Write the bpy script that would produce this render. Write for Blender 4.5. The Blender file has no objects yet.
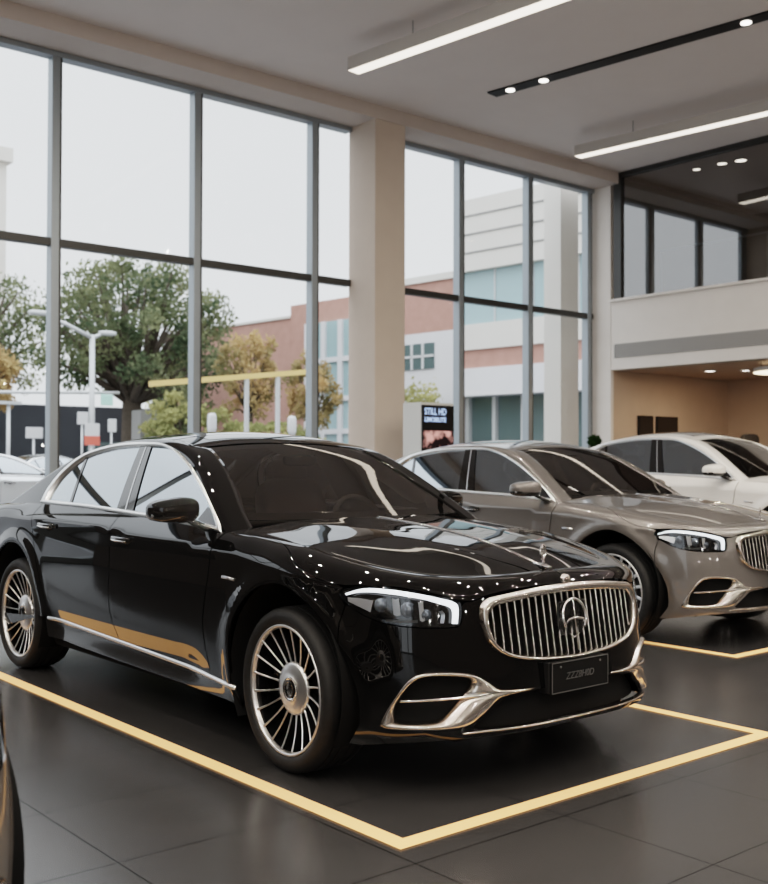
import bpy, bmesh, math, random
import numpy as np
from mathutils import Vector, Matrix
from mathutils.geometry import delaunay_2d_cdt
random.seed(7)
SC = bpy.context.scene
COL = SC.collection
# ------------------------------------------------------------------ materials
MATS = {}
def nt(name):
    m = bpy.data.materials.new(name); m.use_nodes = True
    n = m.node_tree.nodes; n.clear()
    out = n.new('ShaderNodeOutputMaterial')
    MATS[name] = m
    return m, n, m.node_tree.links, out
def principled(name, col, rough=.5, metal=0., coat=0., spec=.5, emit=None, estr=0., coat_rough=.02):
    m, n, l, out = nt(name)
    b = n.new('ShaderNodeBsdfPrincipled')
    b.inputs['Base Color'].default_value = (*col, 1)
    b.inputs['Roughness'].default_value = rough
    b.inputs['Metallic'].default_value = metal
    b.inputs['Coat Weight'].default_value = coat
    b.inputs['Coat Roughness'].default_value = coat_rough
    b.inputs['Specular IOR Level'].default_value = spec
    if emit:
        b.inputs['Emission Color'].default_value = (*emit, 1)
        b.inputs['Emission Strength'].default_value = estr
    l.new(b.outputs[0], out.inputs[0])
    return m
def noise_mat(name, c1, c2, scale=5., rough=.6, detail=4., metal=0., spec=.5, bump=0.):
    m = principled(name, c1, rough, metal, spec=spec)
    n, l = m.node_tree.nodes, m.node_tree.links
    b = [x for x in n if x.type == 'BSDF_PRINCIPLED'][0]
    tc = n.new('ShaderNodeTexCoord'); nz = n.new('ShaderNodeTexNoise')
    nz.inputs['Scale'].default_value = scale; nz.inputs['Detail'].default_value = detail
    r = n.new('ShaderNodeValToRGB')
    r.color_ramp.elements[0].position = .3; r.color_ramp.elements[1].position = .7
    r.color_ramp.elements[0].color = (*c1, 1); r.color_ramp.elements[1].color = (*c2, 1)
    l.new(tc.outputs['Object'], nz.inputs['Vector']); l.new(nz.outputs['Fac'], r.inputs[0]); l.new(r.outputs[0], b.inputs['Base Color'])
    if bump:
        bp = n.new('ShaderNodeBump'); bp.inputs['Strength'].default_value = bump
        l.new(nz.outputs['Fac'], bp.inputs['Height']); l.new(bp.outputs[0], b.inputs['Normal'])
    return m
def glass_mat(name, tint, refl=.04, boost=1., gcol=(1, 1, 1), rough=0.):
    """thin pane: tinted see-through mixed with a mirror reflection by Fresnel"""
    m, n, l, out = nt(name)
    t = n.new('ShaderNodeBsdfTransparent'); t.inputs[0].default_value = (*tint, 1)
    g = n.new('ShaderNodeBsdfGlossy'); g.inputs[0].default_value = (*gcol, 1); g.inputs['Roughness'].default_value = rough
    lw = n.new('ShaderNodeFresnel'); lw.inputs[0].default_value = 1.5
    ma = n.new('ShaderNodeMath'); ma.operation = 'MULTIPLY_ADD'; ma.use_clamp = True
    ma.inputs[1].default_value = boost; ma.inputs[2].default_value = refl
    mx = n.new('ShaderNodeMixShader')
    l.new(lw.outputs[0], ma.inputs[0]); l.new(ma.outputs[0], mx.inputs[0]); l.new(t.outputs[0], mx.inputs[1]); l.new(g.outputs[0], mx.inputs[2])
    l.new(mx.outputs[0], out.inputs[0])
    return m
def emis(name, col, s):
    m, n, l, out = nt(name)
    e = n.new('ShaderNodeEmission'); e.inputs[0].default_value = (*col, 1); e.inputs[1].default_value = s
    l.new(e.outputs[0], out.inputs[0])
    return m
principled('black_paint', (.0028, .0027, .0027), .35, 0, 1., .0)
principled('taupe_paint', (.150, .138, .129), .30, .55, 1.)
principled('white_paint', (.74, .72, .69), .3, 0, 1.)
principled('sand_paint', (.15, .135, .122), .35, .4, .8)
principled('silver_paint', (.62, .64, .66), .3, .3, 1.)
principled('chrome', (.82, .80, .78), .09, 1.)
principled('warm_chrome', (.60, .55, .505), .17, 1.)
principled('bar_chrome', (.40, .385, .37), .22, 1.)
principled('trim_chrome', (.90, .90, .89), .28, 1.)
principled('satin_silver', (.62, .62, .63), .3, 1.)
principled('rim_silver', (.74, .73, .72), .32, 1.)
principled('gloss_black', (.006, .006, .006), .08, 0, .6)
principled('black_plastic', (.010, .010, .010), .45)
principled('matte_black', (.004, .004, .004), .8, spec=.2)
principled('dark_shell', (.006, .006, .006), .9, spec=.1)
noise_mat('rubber', (.007, .007, .007), (.012, .012, .012), 40, .62, spec=.35)
noise_mat('brown_leather', (.085, .044, .032), (.11, .060, .044), 18, .55)
noise_mat('black_leather', (.020, .018, .017), (.030, .027, .025), 18, .6)
principled('headlamp_light', (.9, .95, 1), .3, emit=(.95, .98, 1), estr=1.15)
principled('projector_glass', (.25, .27, .30), .05, .6)
principled('grey_text', (.06, .06, .06), .5)
principled('tail_red', (.12, .004, .004), .1, 0, 1.)
glass_mat('windshield_glass', (.50, .48, .46), .07, .9, (1, .97, .94), .012)
glass_mat('side_glass', (.10, .105, .11), .30, 1.6, (.88, .95, 1.0))
glass_mat('lamp_glass', (.86, .88, .9), .0, .7)
glass_mat('window_glass', (.95, .965, .97), .0, .22)
glass_mat('mezzanine_glass', (.42, .41, .39), .16, 1.3)
# ------------------------------------------------------------------ object helpers
def link(o, parent=None):
    COL.objects.link(o)
    if parent is not None: o.parent = parent
    return o
def tag(o, label=None, cat=None, group=None, kind=None):
    if label: o['label'] = label
    if cat: o['category'] = cat
    if group: o['group'] = group
    if kind: o['kind'] = kind
    return o
def thing(name, label, cat, loc=(0, 0, 0), rz=0., group=None):
    o = bpy.data.objects.new(name, None); o.empty_display_size = .2
    o.location = loc; o.rotation_euler = (0, 0, rz)
    link(o); return tag(o, label, cat, group)
class MB:
    """collects vertices, faces, normals; builds ONE mesh object"""
    def __init__(s): s.v = []; s.f = []; s.n = []; s.sm = []
    def add(s, verts, faces, normals=None, smooth=True):
        k = len(s.v); s.v += [tuple(map(float, p)) for p in verts]
        s.f += [tuple(k + i for i in f) for f in faces]
        s.n += [tuple(map(float, q)) for q in normals] if normals is not None else [None] * len(verts)
        s.sm += [smooth] * len(faces); return s
    def box(s, c, d, rz=0., smooth=False):
        x, y, z = d[0] / 2, d[1] / 2, d[2] / 2; ca, sa = math.cos(rz), math.sin(rz)
        vs = []
        for a in (-1, 1):
            for b in (-1, 1):
                for e in (-1, 1):
                    px, py = a * x, b * y
                    vs.append((c[0] + ca * px - sa * py, c[1] + sa * px + ca * py, c[2] + e * z))
        return s.add(vs, [(0, 1, 3, 2), (4, 6, 7, 5), (0, 4, 5, 1), (2, 3, 7, 6), (0, 2, 6, 4), (1, 5, 7, 3)], None, smooth)
    def bar(s, a, b, w, h, up=(0, 0, 1)):
        """rectangular bar from a to b, w across, h along up"""
        a, b = Vector(a), Vector(b); d = (b - a).normalized(); up = Vector(up)
        r = d.cross(up); r = r.normalized() if r.length > 1e-6 else Vector((1, 0, 0)); u = r.cross(d)
        vs = []
        for p in (a, b):
            for q, t in ((-1, -1), (1, -1), (1, 1), (-1, 1)): vs.append(p + r * (q * w / 2) + u * (t * h / 2))
        return s.add(vs, [(3, 2, 1, 0), (4, 5, 6, 7), (0, 1, 5, 4), (1, 2, 6, 5), (2, 3, 7, 6), (3, 0, 4, 7)], None, False)
    def sweep(s, path, prof, nrm, closed=False, smooth=True, caps=True):
        """prof: 2D points (b,n); nrm: per-point normal; b = tangent x normal"""
        P = [Vector(p) for p in path]; n = len(P); m = len(prof); vs = []
        for i in range(n):
            a = P[(i - 1) % n] if (closed or i > 0) else P[i]; b = P[(i + 1) % n] if (closed or i < n - 1) else P[i]
            t = (b - a).normalized(); N = Vector(nrm[i] if isinstance(nrm, list) else nrm); N = (N - t * N.dot(t)).normalized(); B = t.cross(N)
            for (pb, pn) in prof: vs.append(P[i] + B * pb + N * pn)
        fs = []
        for i in range(n if closed else n - 1):
            j = (i + 1) % n
            for k in range(m):
                q = (k + 1) % m
                fs.append((i * m + k, i * m + q, j * m + q, j * m + k))
        if not closed and caps:
            fs.append(tuple(range(m - 1, -1, -1))); fs.append(tuple((n - 1) * m + k for k in range(m)))
        return s.add(vs, fs, None, smooth)
    def tube(s, path, r, seg=10, closed=False):
        P = [Vector(p) for p in path]; n = len(P); vs = []; ref = Vector((.31, .17, .93))
        rr = r if isinstance(r, (list, tuple)) else [r] * n
        for i in range(n):
            a = P[(i - 1) % n] if (closed or i > 0) else P[i]; b = P[(i + 1) % n] if (closed or i < n - 1) else P[i]
            t = (b - a).normalized(); u = t.cross(ref).normalized(); w = t.cross(u)
            for k in range(seg):
                an = 2 * math.pi * k / seg; vs.append(P[i] + u * (rr[i] * math.cos(an)) + w * (rr[i] * math.sin(an)))
        fs = []
        for i in range(n if closed else n - 1):
            j = (i + 1) % n
            for k in range(seg):
                q = (k + 1) % seg; fs.append((i * seg + k, j * seg + k, j * seg + q, i * seg + q))
        if not closed: fs += [tuple(range(seg)), tuple((n - 1) * seg + k for k in range(seg - 1, -1, -1))]
        return s.add(vs, fs)
    def lathe(s, prof, seg=48, axis='y', c=(0, 0, 0), closed=False):
        """prof: (radius, along-axis)"""
        vs = []; m = len(prof)
        for k in range(seg):
            an = 2 * math.pi * k / seg; ca, sa = math.cos(an), math.sin(an)
            for r, h in prof:
                p = {'y': (r * ca, h, r * sa), 'z': (r * ca, r * sa, h), 'x': (h, r * ca, r * sa)}[axis]
                vs.append((p[0] + c[0], p[1] + c[1], p[2] + c[2]))
        fs = []
        for k in range(seg):
            j = (k + 1) % seg
            for i in range(m if closed else m - 1):
                q = (i + 1) % m
                fs.append((k * m + i, k * m + q, j * m + q, j * m + i) if axis == 'y' else (k * m + i, j * m + i, j * m + q, k * m + q))
        return s.add(vs, fs)
    def grid(s, P, flip=False, normals=None):
        """P: array [n][m] of points"""
        P = np.asarray(P, float); n, m = P.shape[:2]
        fs = []
        for i in range(n - 1):
            for j in range(m - 1):
                q = (i * m + j, i * m + j + 1, (i + 1) * m + j + 1, (i + 1) * m + j)
                fs.append(q[::-1] if flip else q)
        return s.add(P.reshape(-1, 3), fs, None if normals is None else np.asarray(normals).reshape(-1, 3))
    def mirrored(s):
        k = len(s.v); s.v += [(x, -y, z) for x, y, z in s.v[:k]]; s.n += [None if q is None else (q[0], -q[1], q[2]) for q in s.n[:k]]
        s.f += [tuple(k + i for i in f)[::-1] for f in list(s.f)]; s.sm += list(s.sm); return s
    def build(s, name, mat, parent=None, mirror_y=False, loc=None, bevel=0., sharp=None):
        me = bpy.data.meshes.new(name)
        V = [(x, -y, z) for x, y, z in s.v] if mirror_y else s.v
        F = [f[::-1] for f in s.f] if mirror_y else s.f
        me.from_pydata(V, [], F); me.update()
        me.polygons.foreach_set('use_smooth', s.sm)
        if any(q is not None for q in s.n):
            vn = [v.normal.copy() for v in me.vertices]; ln = []
            me.validate(); 
            for lp in me.loops:
                q = s.n[lp.vertex_index] if lp.vertex_index < len(s.n) else None
                if q is None: ln.append(vn[lp.vertex_index])
                else: ln.append(Vector((q[0], -q[1], q[2]) if mirror_y else q))
            me.normals_split_custom_set([tuple(x) for x in ln])
        o = bpy.data.objects.new(name, me)
        me.materials.append(MATS[mat] if isinstance(mat, str) else mat)
        link(o, parent)
        if loc is not None: o.location = loc
        if sharp:
            me.set_sharp_from_angle(angle=math.radians(sharp))
        if bevel:
            b = o.modifiers.new('bevel', 'BEVEL'); b.width = bevel; b.segments = 2; b.limit_method = 'ANGLE'
        return o
def copy_tree(o, parent=None, swap=None, skip=()):
    c = o.copy(); COL.objects.link(c); c.parent = parent
    if swap and c.type == 'MESH':
        for s in c.material_slots:
            if s.material and s.material.name in swap:
                m = MATS[swap[s.material.name]]; s.link = 'OBJECT'; s.material = m
    for ch in list(o.children):
        if ch.name.split('.')[0] in skip: continue
        copy_tree(ch, c, swap, skip)
    return c
# ------------------------------------------------------------------ 2D helpers
def cr(pts, n=8, closed=True):
    """Catmull-Rom through points (2D or 3D)"""
    P = [np.array(p, float) for p in pts]; N = len(P); out = []
    rng = range(N) if closed else range(N - 1)
    for i in rng:
        p1 = P[i]; p2 = P[(i + 1) % N]
        p0 = P[(i - 1) % N] if (closed or i > 0) else 2 * p1 - p2
        p3 = P[(i + 2) % N] if (closed or i + 2 < N) else 2 * p2 - p1
        for k in range(n):
            t = k / n
            out.append(.5 * ((2 * p1) + (-p0 + p2) * t + (2 * p0 - 5 * p1 + 4 * p2 - p3) * t * t + (-p0 + 3 * p1 - 3 * p2 + p3) * t ** 3))
    if not closed: out.append(P[-1])
    return out
def resamp(pts, step, closed=True):
    P = [np.array(p, float) for p in pts]; out = []
    N = len(P)
    for i in range(N if closed else N - 1):
        a, b = P[i], P[(i + 1) % N]; k = max(1, int(math.ceil(np.linalg.norm(b - a) / step)))
        for j in range(k): out.append(a + (b - a) * j / k)
    if not closed: out.append(P[-1])
    return out
def inside(poly, pts):
    poly = np.asarray(poly); pts = np.asarray(pts); c = np.zeros(len(pts), bool)
    x1, y1 = poly[:, 0], poly[:, 1]; x2, y2 = np.roll(x1, -1), np.roll(y1, -1)
    for a, b, p, q in zip(x1, y1, x2, y2):
        if b == q: continue
        cond = ((b > pts[:, 1]) != (q > pts[:, 1])) & (pts[:, 0] < (p - a) * (pts[:, 1] - b) / (q - b) + a)
        c ^= cond
    return c
def tri2d(outline, holes=(), step=.03):
    O = resamp(outline, step); H = [resamp(h, step) for h in holes]
    allb = list(O); edges = [(i, (i + 1) % len(O)) for i in range(len(O))]
    for h in H:
        k = len(allb); allb += h; edges += [(k + i, k + (i + 1) % len(h)) for i in range(len(h))]
    B = np.array(allb); mn, mx = B.min(0), B.max(0)
    gx, gy = np.meshgrid(np.arange(mn[0] + step * .5, mx[0], step), np.arange(mn[1] + step * .5, mx[1], step))
    G = np.stack([gx.ravel(), gy.ravel()], 1)
    ok = inside(O, G)
    for h in H: ok &= ~inside(h, G)
    G = G[ok]
    if len(G):
        d = np.sqrt(((G[:, None, :] - B[None, :, :]) ** 2).sum(-1)).min(1); G = G[d > step * .45]
    V = [Vector((float(p[0]), float(p[1]))) for p in list(B) + list(G)]
    v, e, f, *_ = delaunay_2d_cdt(V, edges, [], 0, 1e-6)
    v = np.array([(p.x, p.y) for p in v]); f = [t for t in f]
    c = np.array([v[list(t)].mean(0) for t in f]); keep = inside(O, c)
    for h in H: keep &= ~inside(h, c)
    f = [t for t, k in zip(f, keep) if k]
    # consistent winding (ccw)
    g = []
    for t in f:
        a, b, d = v[t[0]], v[t[1]], v[t[2]]
        g.append(t if (b[0] - a[0]) * (d[1] - a[1]) - (b[1] - a[1]) * (d[0] - a[0]) > 0 else t[::-1])
    return v, g
def surf_normals(fn, uv, off, eps=2e-3):
    u, w = uv[:, 0], uv[:, 1]
    du = fn(u + eps, w) - fn(u - eps, w); dw = fn(u, w + eps) - fn(u, w - eps)
    n = np.cross(du, dw); n /= np.maximum(np.linalg.norm(n, axis=1, keepdims=True), 1e-9)
    return n
def panel(mb, fn, outline, holes=(), step=.03, off=0., lip=.016, sign=1):
    """trimmed patch of the surface fn(u,w), with an inward lip on its edges; sign=1 when du x dw points outward"""
    uv, f = tri2d(outline, holes, step)
    n = surf_normals(fn, uv, off) * sign
    P = fn(uv[:, 0], uv[:, 1]) + n * off
    fs = f if sign > 0 else [t[::-1] for t in f]
    mb.add(P, fs, n)
    if lip:
        cnt = {}
        for t in fs:
            for a, b in ((t[0], t[1]), (t[1], t[2]), (t[2], t[0])): cnt[(a, b)] = 1
        be = [(a, b) for (a, b) in cnt if (b, a) not in cnt]
        ids = sorted({i for e in be for i in e}); mp = {i: k for k, i in enumerate(ids)}; m = len(ids)
        vs = [P[i] for i in ids] + [P[i] - n[i] * lip for i in ids]
        mb.add(vs, [(mp[b], mp[a], mp[a] + m, mp[b] + m) for a, b in be], None, False)
    return mb
def smooth(xs,ys,sig):
    f=hermite(xs,ys); g=np.linspace(xs[0],xs[-1],1600); st=g[1]-g[0]; k=int(4*sig/st)+1
    ker=np.exp(-.5*(np.arange(-k,k+1)*st/sig)**2); ker/=ker.sum(); v=f(g)
    vp=np.concatenate([2*v[0]-v[k:0:-1],v,2*v[-1]-v[-2:-k-2:-1]]); w=np.convolve(vp,ker,'valid')
    def h(x):
        x=np.clip(np.asarray(x,float),xs[0],xs[-1]); t=(x-xs[0])/st; i=np.clip(t.astype(int),1,len(w)-3); q=t-i
        a,b,c,d=w[i-1],w[i],w[i+1],w[i+2]
        return .5*(2*b+(c-a)*q+(2*a-5*b+4*c-d)*q*q+(3*b-3*c+d-a)*q**3)
    return h
def hermite(xs,ys):
    xs=np.array(xs,float); ys=np.array(ys,float)
    d=np.diff(ys)/np.diff(xs); m=np.zeros_like(ys)
    m[0]=d[0]; m[-1]=d[-1]
    for i in range(1,len(xs)-1):
        if d[i-1]*d[i]>0:
            w1=2*(xs[i+1]-xs[i])+(xs[i]-xs[i-1]); w2=(xs[i+1]-xs[i])+2*(xs[i]-xs[i-1])
            m[i]=(w1+w2)/(w1/d[i-1]+w2/d[i])
    def f(x):
        x=np.asarray(x,float); xc=np.clip(x,xs[0],xs[-1])
        i=np.clip(np.searchsorted(xs,xc)-1,0,len(xs)-2)
        h=xs[i+1]-xs[i]; t=(xc-xs[i])/h
        return (2*t**3-3*t**2+1)*ys[i]+(t**3-2*t**2+t)*h*m[i]+(-2*t**3+3*t**2)*ys[i+1]+(t**3-t**2)*h*m[i+1]
    return f
def sstep(a,b,x):
    t=np.clip((np.asarray(x,float)-a)/(b-a),0,1); return t*t*(3-2*t)
WB=3.077; R_T=.3626; XR=-3.35
A_F=smooth([.12,.20,.235,.27,.34,.42,.55,.68,.78,.86,.95],[.80,.865,.895,.905,.895,.885,.872,.862,.850,.835,.815],0.022)
P_F=smooth([.2,.45,.65,.85],[2.75,2.6,2.3,2.15],0.05)
W_X=smooth([-4.3,-3.7,-3.0,-1.6,-.4,.1],[.90,.928,.946,.955,.948,.944],0.2)
D_Z=smooth([.14,.20,.26,.34,.42,.52,.63,.75,.88,1.02,1.1],[-.10,-.070,-.047,-.034,-.026,-.010,0,-.001,-.004,0,0],0.022)
Z_TOP=smooth([-6,-4.2,-3.5,-2.8,-1.5,-.65,-.3,0,.3,.5,.75,.95,1.2,1.6],[1.01,1.035,1.075,1.095,1.070,1.035,1.015,.990,.955,.925,.895,.885,.890,.895],0.13)
H_R=smooth([-6,-3.4,-2.8,-.8,-.3,.3,.6,.9,1.6],[.10,.10,.085,.085,.12,.12,.10,.085,.075],0.12)
E_R=smooth([-6,-3.4,-2.8,-.8,-.65,-.3,.3,.6,.9,1.6],[.12,.09,.075,.075,.080,.15,.18,.16,.13,.11],0.12)
# arc length table for the front cap at z=.6
_th=np.linspace(0,math.pi/2,4000); _p=float(P_F(.6))
_cx=float(A_F(.6))*np.sin(_th)**(2/_p); _cy=.944*np.cos(_th)**(2/3)
_s=np.concatenate([[0],np.cumsum(np.hypot(np.diff(_cx),np.diff(_cy)))]); UF=float(_s[-1])
_rx=1.0*np.sin(_th)**(2/2.4); _ry=.935*np.cos(_th)**(2/3.0)
_sr=np.concatenate([[0],np.cumsum(np.hypot(np.diff(_rx),np.diff(_ry)))]); UR=XR-float(_sr[-1])
TUCK=smooth([.1,.19,.25,.295,.34,.395,.47,.57,.9],[-.005,-.012,-.022,-.036,-.046,-.032,-.010,0,0],.018)
def body(u,w):
    """right half body skin (y<0): u along the outline (u=x on the side), w up the section"""
    u=np.asarray(u,float); w=np.asarray(w,float); u,w=np.broadcast_arrays(u,w)
    zt=Z_TOP(u); h=H_R(u); e=E_R(u); zk=zt-h
    ph=np.clip((w-zk)/h,0,math.pi/2); t=ph/(math.pi/2)
    cr=(1-sstep(-.8,-.35,u))*sstep(-3.4,-2.9,u)
    z=np.where(w<=zk,w,zk+h*(np.sin(ph)*(1-cr)+t*cr))
    d=np.where(w<=zk,0,-e*((1-np.cos(ph))*(1-cr)+t**1.1*cr))
    zz=np.minimum(z,zk)
    uf=np.clip(u,0,UF); th=np.interp(uf,_s,_th)
    ur=np.clip(XR-u,0,XR-UR); thr=np.interp(ur,_sr,_th)
    x0=np.clip(u,XR,0)
    fl=0.0
    for cxw in (0.0,-WB):
        r=np.hypot(x0+(np.where(u>0,_interp_x(uf),0))-cxw,zz-.41)
        fl=fl+.014*np.exp(-((r-.44)/.06)**2)*sstep(.1,.3,zz)
    W=W_X(x0)+D_Z(zz)+fl+d+TUCK(zz)*sstep(-2.66,-2.42,u)*(1-sstep(-.95,-.42,u))
    A=A_F(zz)+d; p=P_F(zz)
    st=np.clip(np.sin(th),1e-9,1); ct=np.clip(np.cos(th),0,1)
    Ar=1.0-.35*(zz-.6)**2+d+.3*D_Z(zz); sr=np.clip(np.sin(thr),1e-9,1); crr=np.clip(np.cos(thr),0,1)
    x=np.where(u>0,A*st**(2/p),np.where(u<XR,XR-Ar*sr**(2/2.4),u))
    y=np.where(u>0,W*ct**(2/3),np.where(u<XR,W*crr**(2/3.0),W))
    return np.stack([x,-y,z],-1)
def _interp_x(u): return np.interp(u,_s,_cx)
def wtop(u): return Z_TOP(u)-H_R(u)+H_R(u)*math.pi/2
# ---- cabin
Z_B=smooth([-3.6,-2.8,-1.5,-.65,-.3],[1.09,1.095,1.070,1.035,1.015],0.15)
Y_B=smooth([-3.6,-2.8,-1.5,-.8,-.4],[.83,.872,.880,.874,.86],0.15)
Z_RL=smooth([-3.7,-3.45,-3.2,-2.9,-2.6,-2.3,-1.9,-1.6,-1.4,-1.2,-.9,-.6,-.3],[1.02,1.085,1.18,1.31,1.415,1.47,1.492,1.486,1.467,1.418,1.25,1.06,.86],0.11)
Z_CL=smooth([-3.9,-3.5,-3.2,-2.9,-2.6,-2.2,-1.8,-1.4,-1.3,-.9,-.52,-.3],[1.01,1.095,1.235,1.380,1.48,1.545,1.555,1.515,1.475,1.280,1.085,.97],0.13)
def side_y(x,z):
    dz=np.asarray(z)-Z_B(x); return Y_B(x)-.50*dz-.16*dz*np.abs(dz)
def rail_y(x): return side_y(x,Z_RL(x))
def cab_z(x,y):
    yr=rail_y(x); t=np.clip(np.abs(y)/yr,0,1.05)
    return Z_RL(x)+(Z_CL(x)-Z_RL(x))*(1-t**2.2)
# ------------------------------------------------------------------ the sedan
def fn_body(u, w): return body(u, w)
def fn_side(x, z):
    x = np.asarray(x, float); z = np.asarray(z, float)
    return np.stack([x, -side_y(x, z), z + 0 * x], -1)
def fn_top(x, y):
    x = np.asarray(x, float); y = np.asarray(y, float)
    return np.stack([x, y, cab_z(x, y)], -1)
def fn_off(fn, off):
    def g(u, w):
        u = np.asarray(u, float); w = np.asarray(w, float)
        n = surf_normals(fn, np.stack([np.atleast_1d(u), np.atleast_1d(w)], 1), 0)
        return fn(u, w) + off * (n if u.ndim else n[0])
    return g
def pts_on(fn, uw, off=0., sign=1):
    uw = np.array(uw, float); n = surf_normals(fn, uw, 0) * sign
    return fn(uw[:, 0], uw[:, 1]) + n * off, n
STRIP = lambda u: .3265 - .0374 * (u + .9)          # height of the bright sill line
ARCH = (0.0, .41, .425)
def arch_pts(cx, a0, a1, n=14, r=ARCH[2]):
    return [(cx + r * math.cos(math.radians(a0 + (a1 - a0) * i / n)), ARCH[1] + r * math.sin(math.radians(a0 + (a1 - a0) * i / n))) for i in range(n + 1)]
def x2u(x): return float(np.interp(x, _cx, _s)) if x > 0 else x
SHUT = .0035
W_HOOD = hermite([-.66, .30, .385, .425, .508, .628, .752, .853, .905, .96, 1.03, 1.2, UF], [0, 0, 0, 0, 0, 0, 0, 0, 0, 0, 0, 0, 0])
_hoodlow = hermite([.385, .43, .508, .628, .752, .853, .905, .96, 1.03, 1.2, UF], [.905, .858, .861, .861, .845, .823, .808, .802, .822, .842, .850])
def hood_low(u):
    side = wtop(u) - .02
    t = float(sstep(-.25, .43, u))
    return side * (1 - t) + float(_hoodlow(max(u, .43))) * t
def gx(y, z): return .866 + .16 * (.68 - z) - .18 * y * y
DLO_IN = [(-2.745, 1.120), (-2.742, 1.190), (-2.690, 1.283), (-2.529, 1.384), (-2.288, 1.432), (-2.036, 1.454), (-1.719, 1.457), (-1.548, 1.449), (-1.382, 1.409), (-1.164, 1.327), (-.95, 1.225), (-.766, 1.122), (-.665, 1.050)]
DLO_OUT = [(-2.835, 1.098), (-2.830, 1.195), (-2.746, 1.309), (-2.568, 1.410), (-2.321, 1.457), (-2.067, 1.479), (-1.819, 1.482), (-1.613, 1.473), (-1.412, 1.434), (-1.170, 1.350), (-.942, 1.240), (-.746, 1.128), (-.64, 1.062), (-.600, 1.022)]
BELT_IN = [(-.80, 1.066), (-1.1, 1.081), (-1.416, 1.090), (-1.721, 1.100), (-2.113, 1.112), (-2.5, 1.117)]
BELT_OUT = [(-.80, 1.036), (-1.1, 1.055), (-1.416, 1.066), (-1.721, 1.077), (-2.113, 1.089), (-2.5, 1.092)]
HL_OUT = [(.407, .814), (.431, .838), (.508, .856), (.628, .856), (.752, .840), (.853, .818), (.905, .803), (.917, .788), (.917, .752), (.906, .714), (.890, .702), (.856, .699), (.763, .699), (.663, .705), (.581, .718), (.505, .745), (.443, .780)]
FOG_O = [(.508, .312), (.563, .384), (.657, .484), (.73, .518), (.847, .522), (.947, .506), (1.006, .474), (1.067, .440), (1.249, .428), (1.068, .408), (.973, .352), (.883, .304), (.761, .292), (.544, .286), (.508, .293)]
FOG_I = [(.566, .318), (.592, .384), (.674, .468), (.742, .498), (.845, .500), (.915, .492), (.928, .466), (.906, .438), (.888, .424), (.868, .408), (.832, .376), (.780, .336), (.72, .320), (.620, .314), (.578, .314)]
GR_O = [(0, .846), (-.20, .839), (-.40, .820), (-.462, .809), (-.494, .780), (-.502, .73), (-.494, .68), (-.474, .63), (-.43, .59), (-.36, .562), (-.215, .539), (0, .528)]
GR_I = [(0, .808), (-.20, .801), (-.39, .783), (-.437, .773), (-.466, .748), (-.475, .717), (-.470, .68), (-.453, .637), (-.415, .602), (-.349, .575), (-.212, .553), (0, .543)]
def paired(O, I, n=10, closed=True): return np.array(cr(O, n, closed)), np.array(cr(I, n, closed))
def both(build):
    build(False); build(True)

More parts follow.
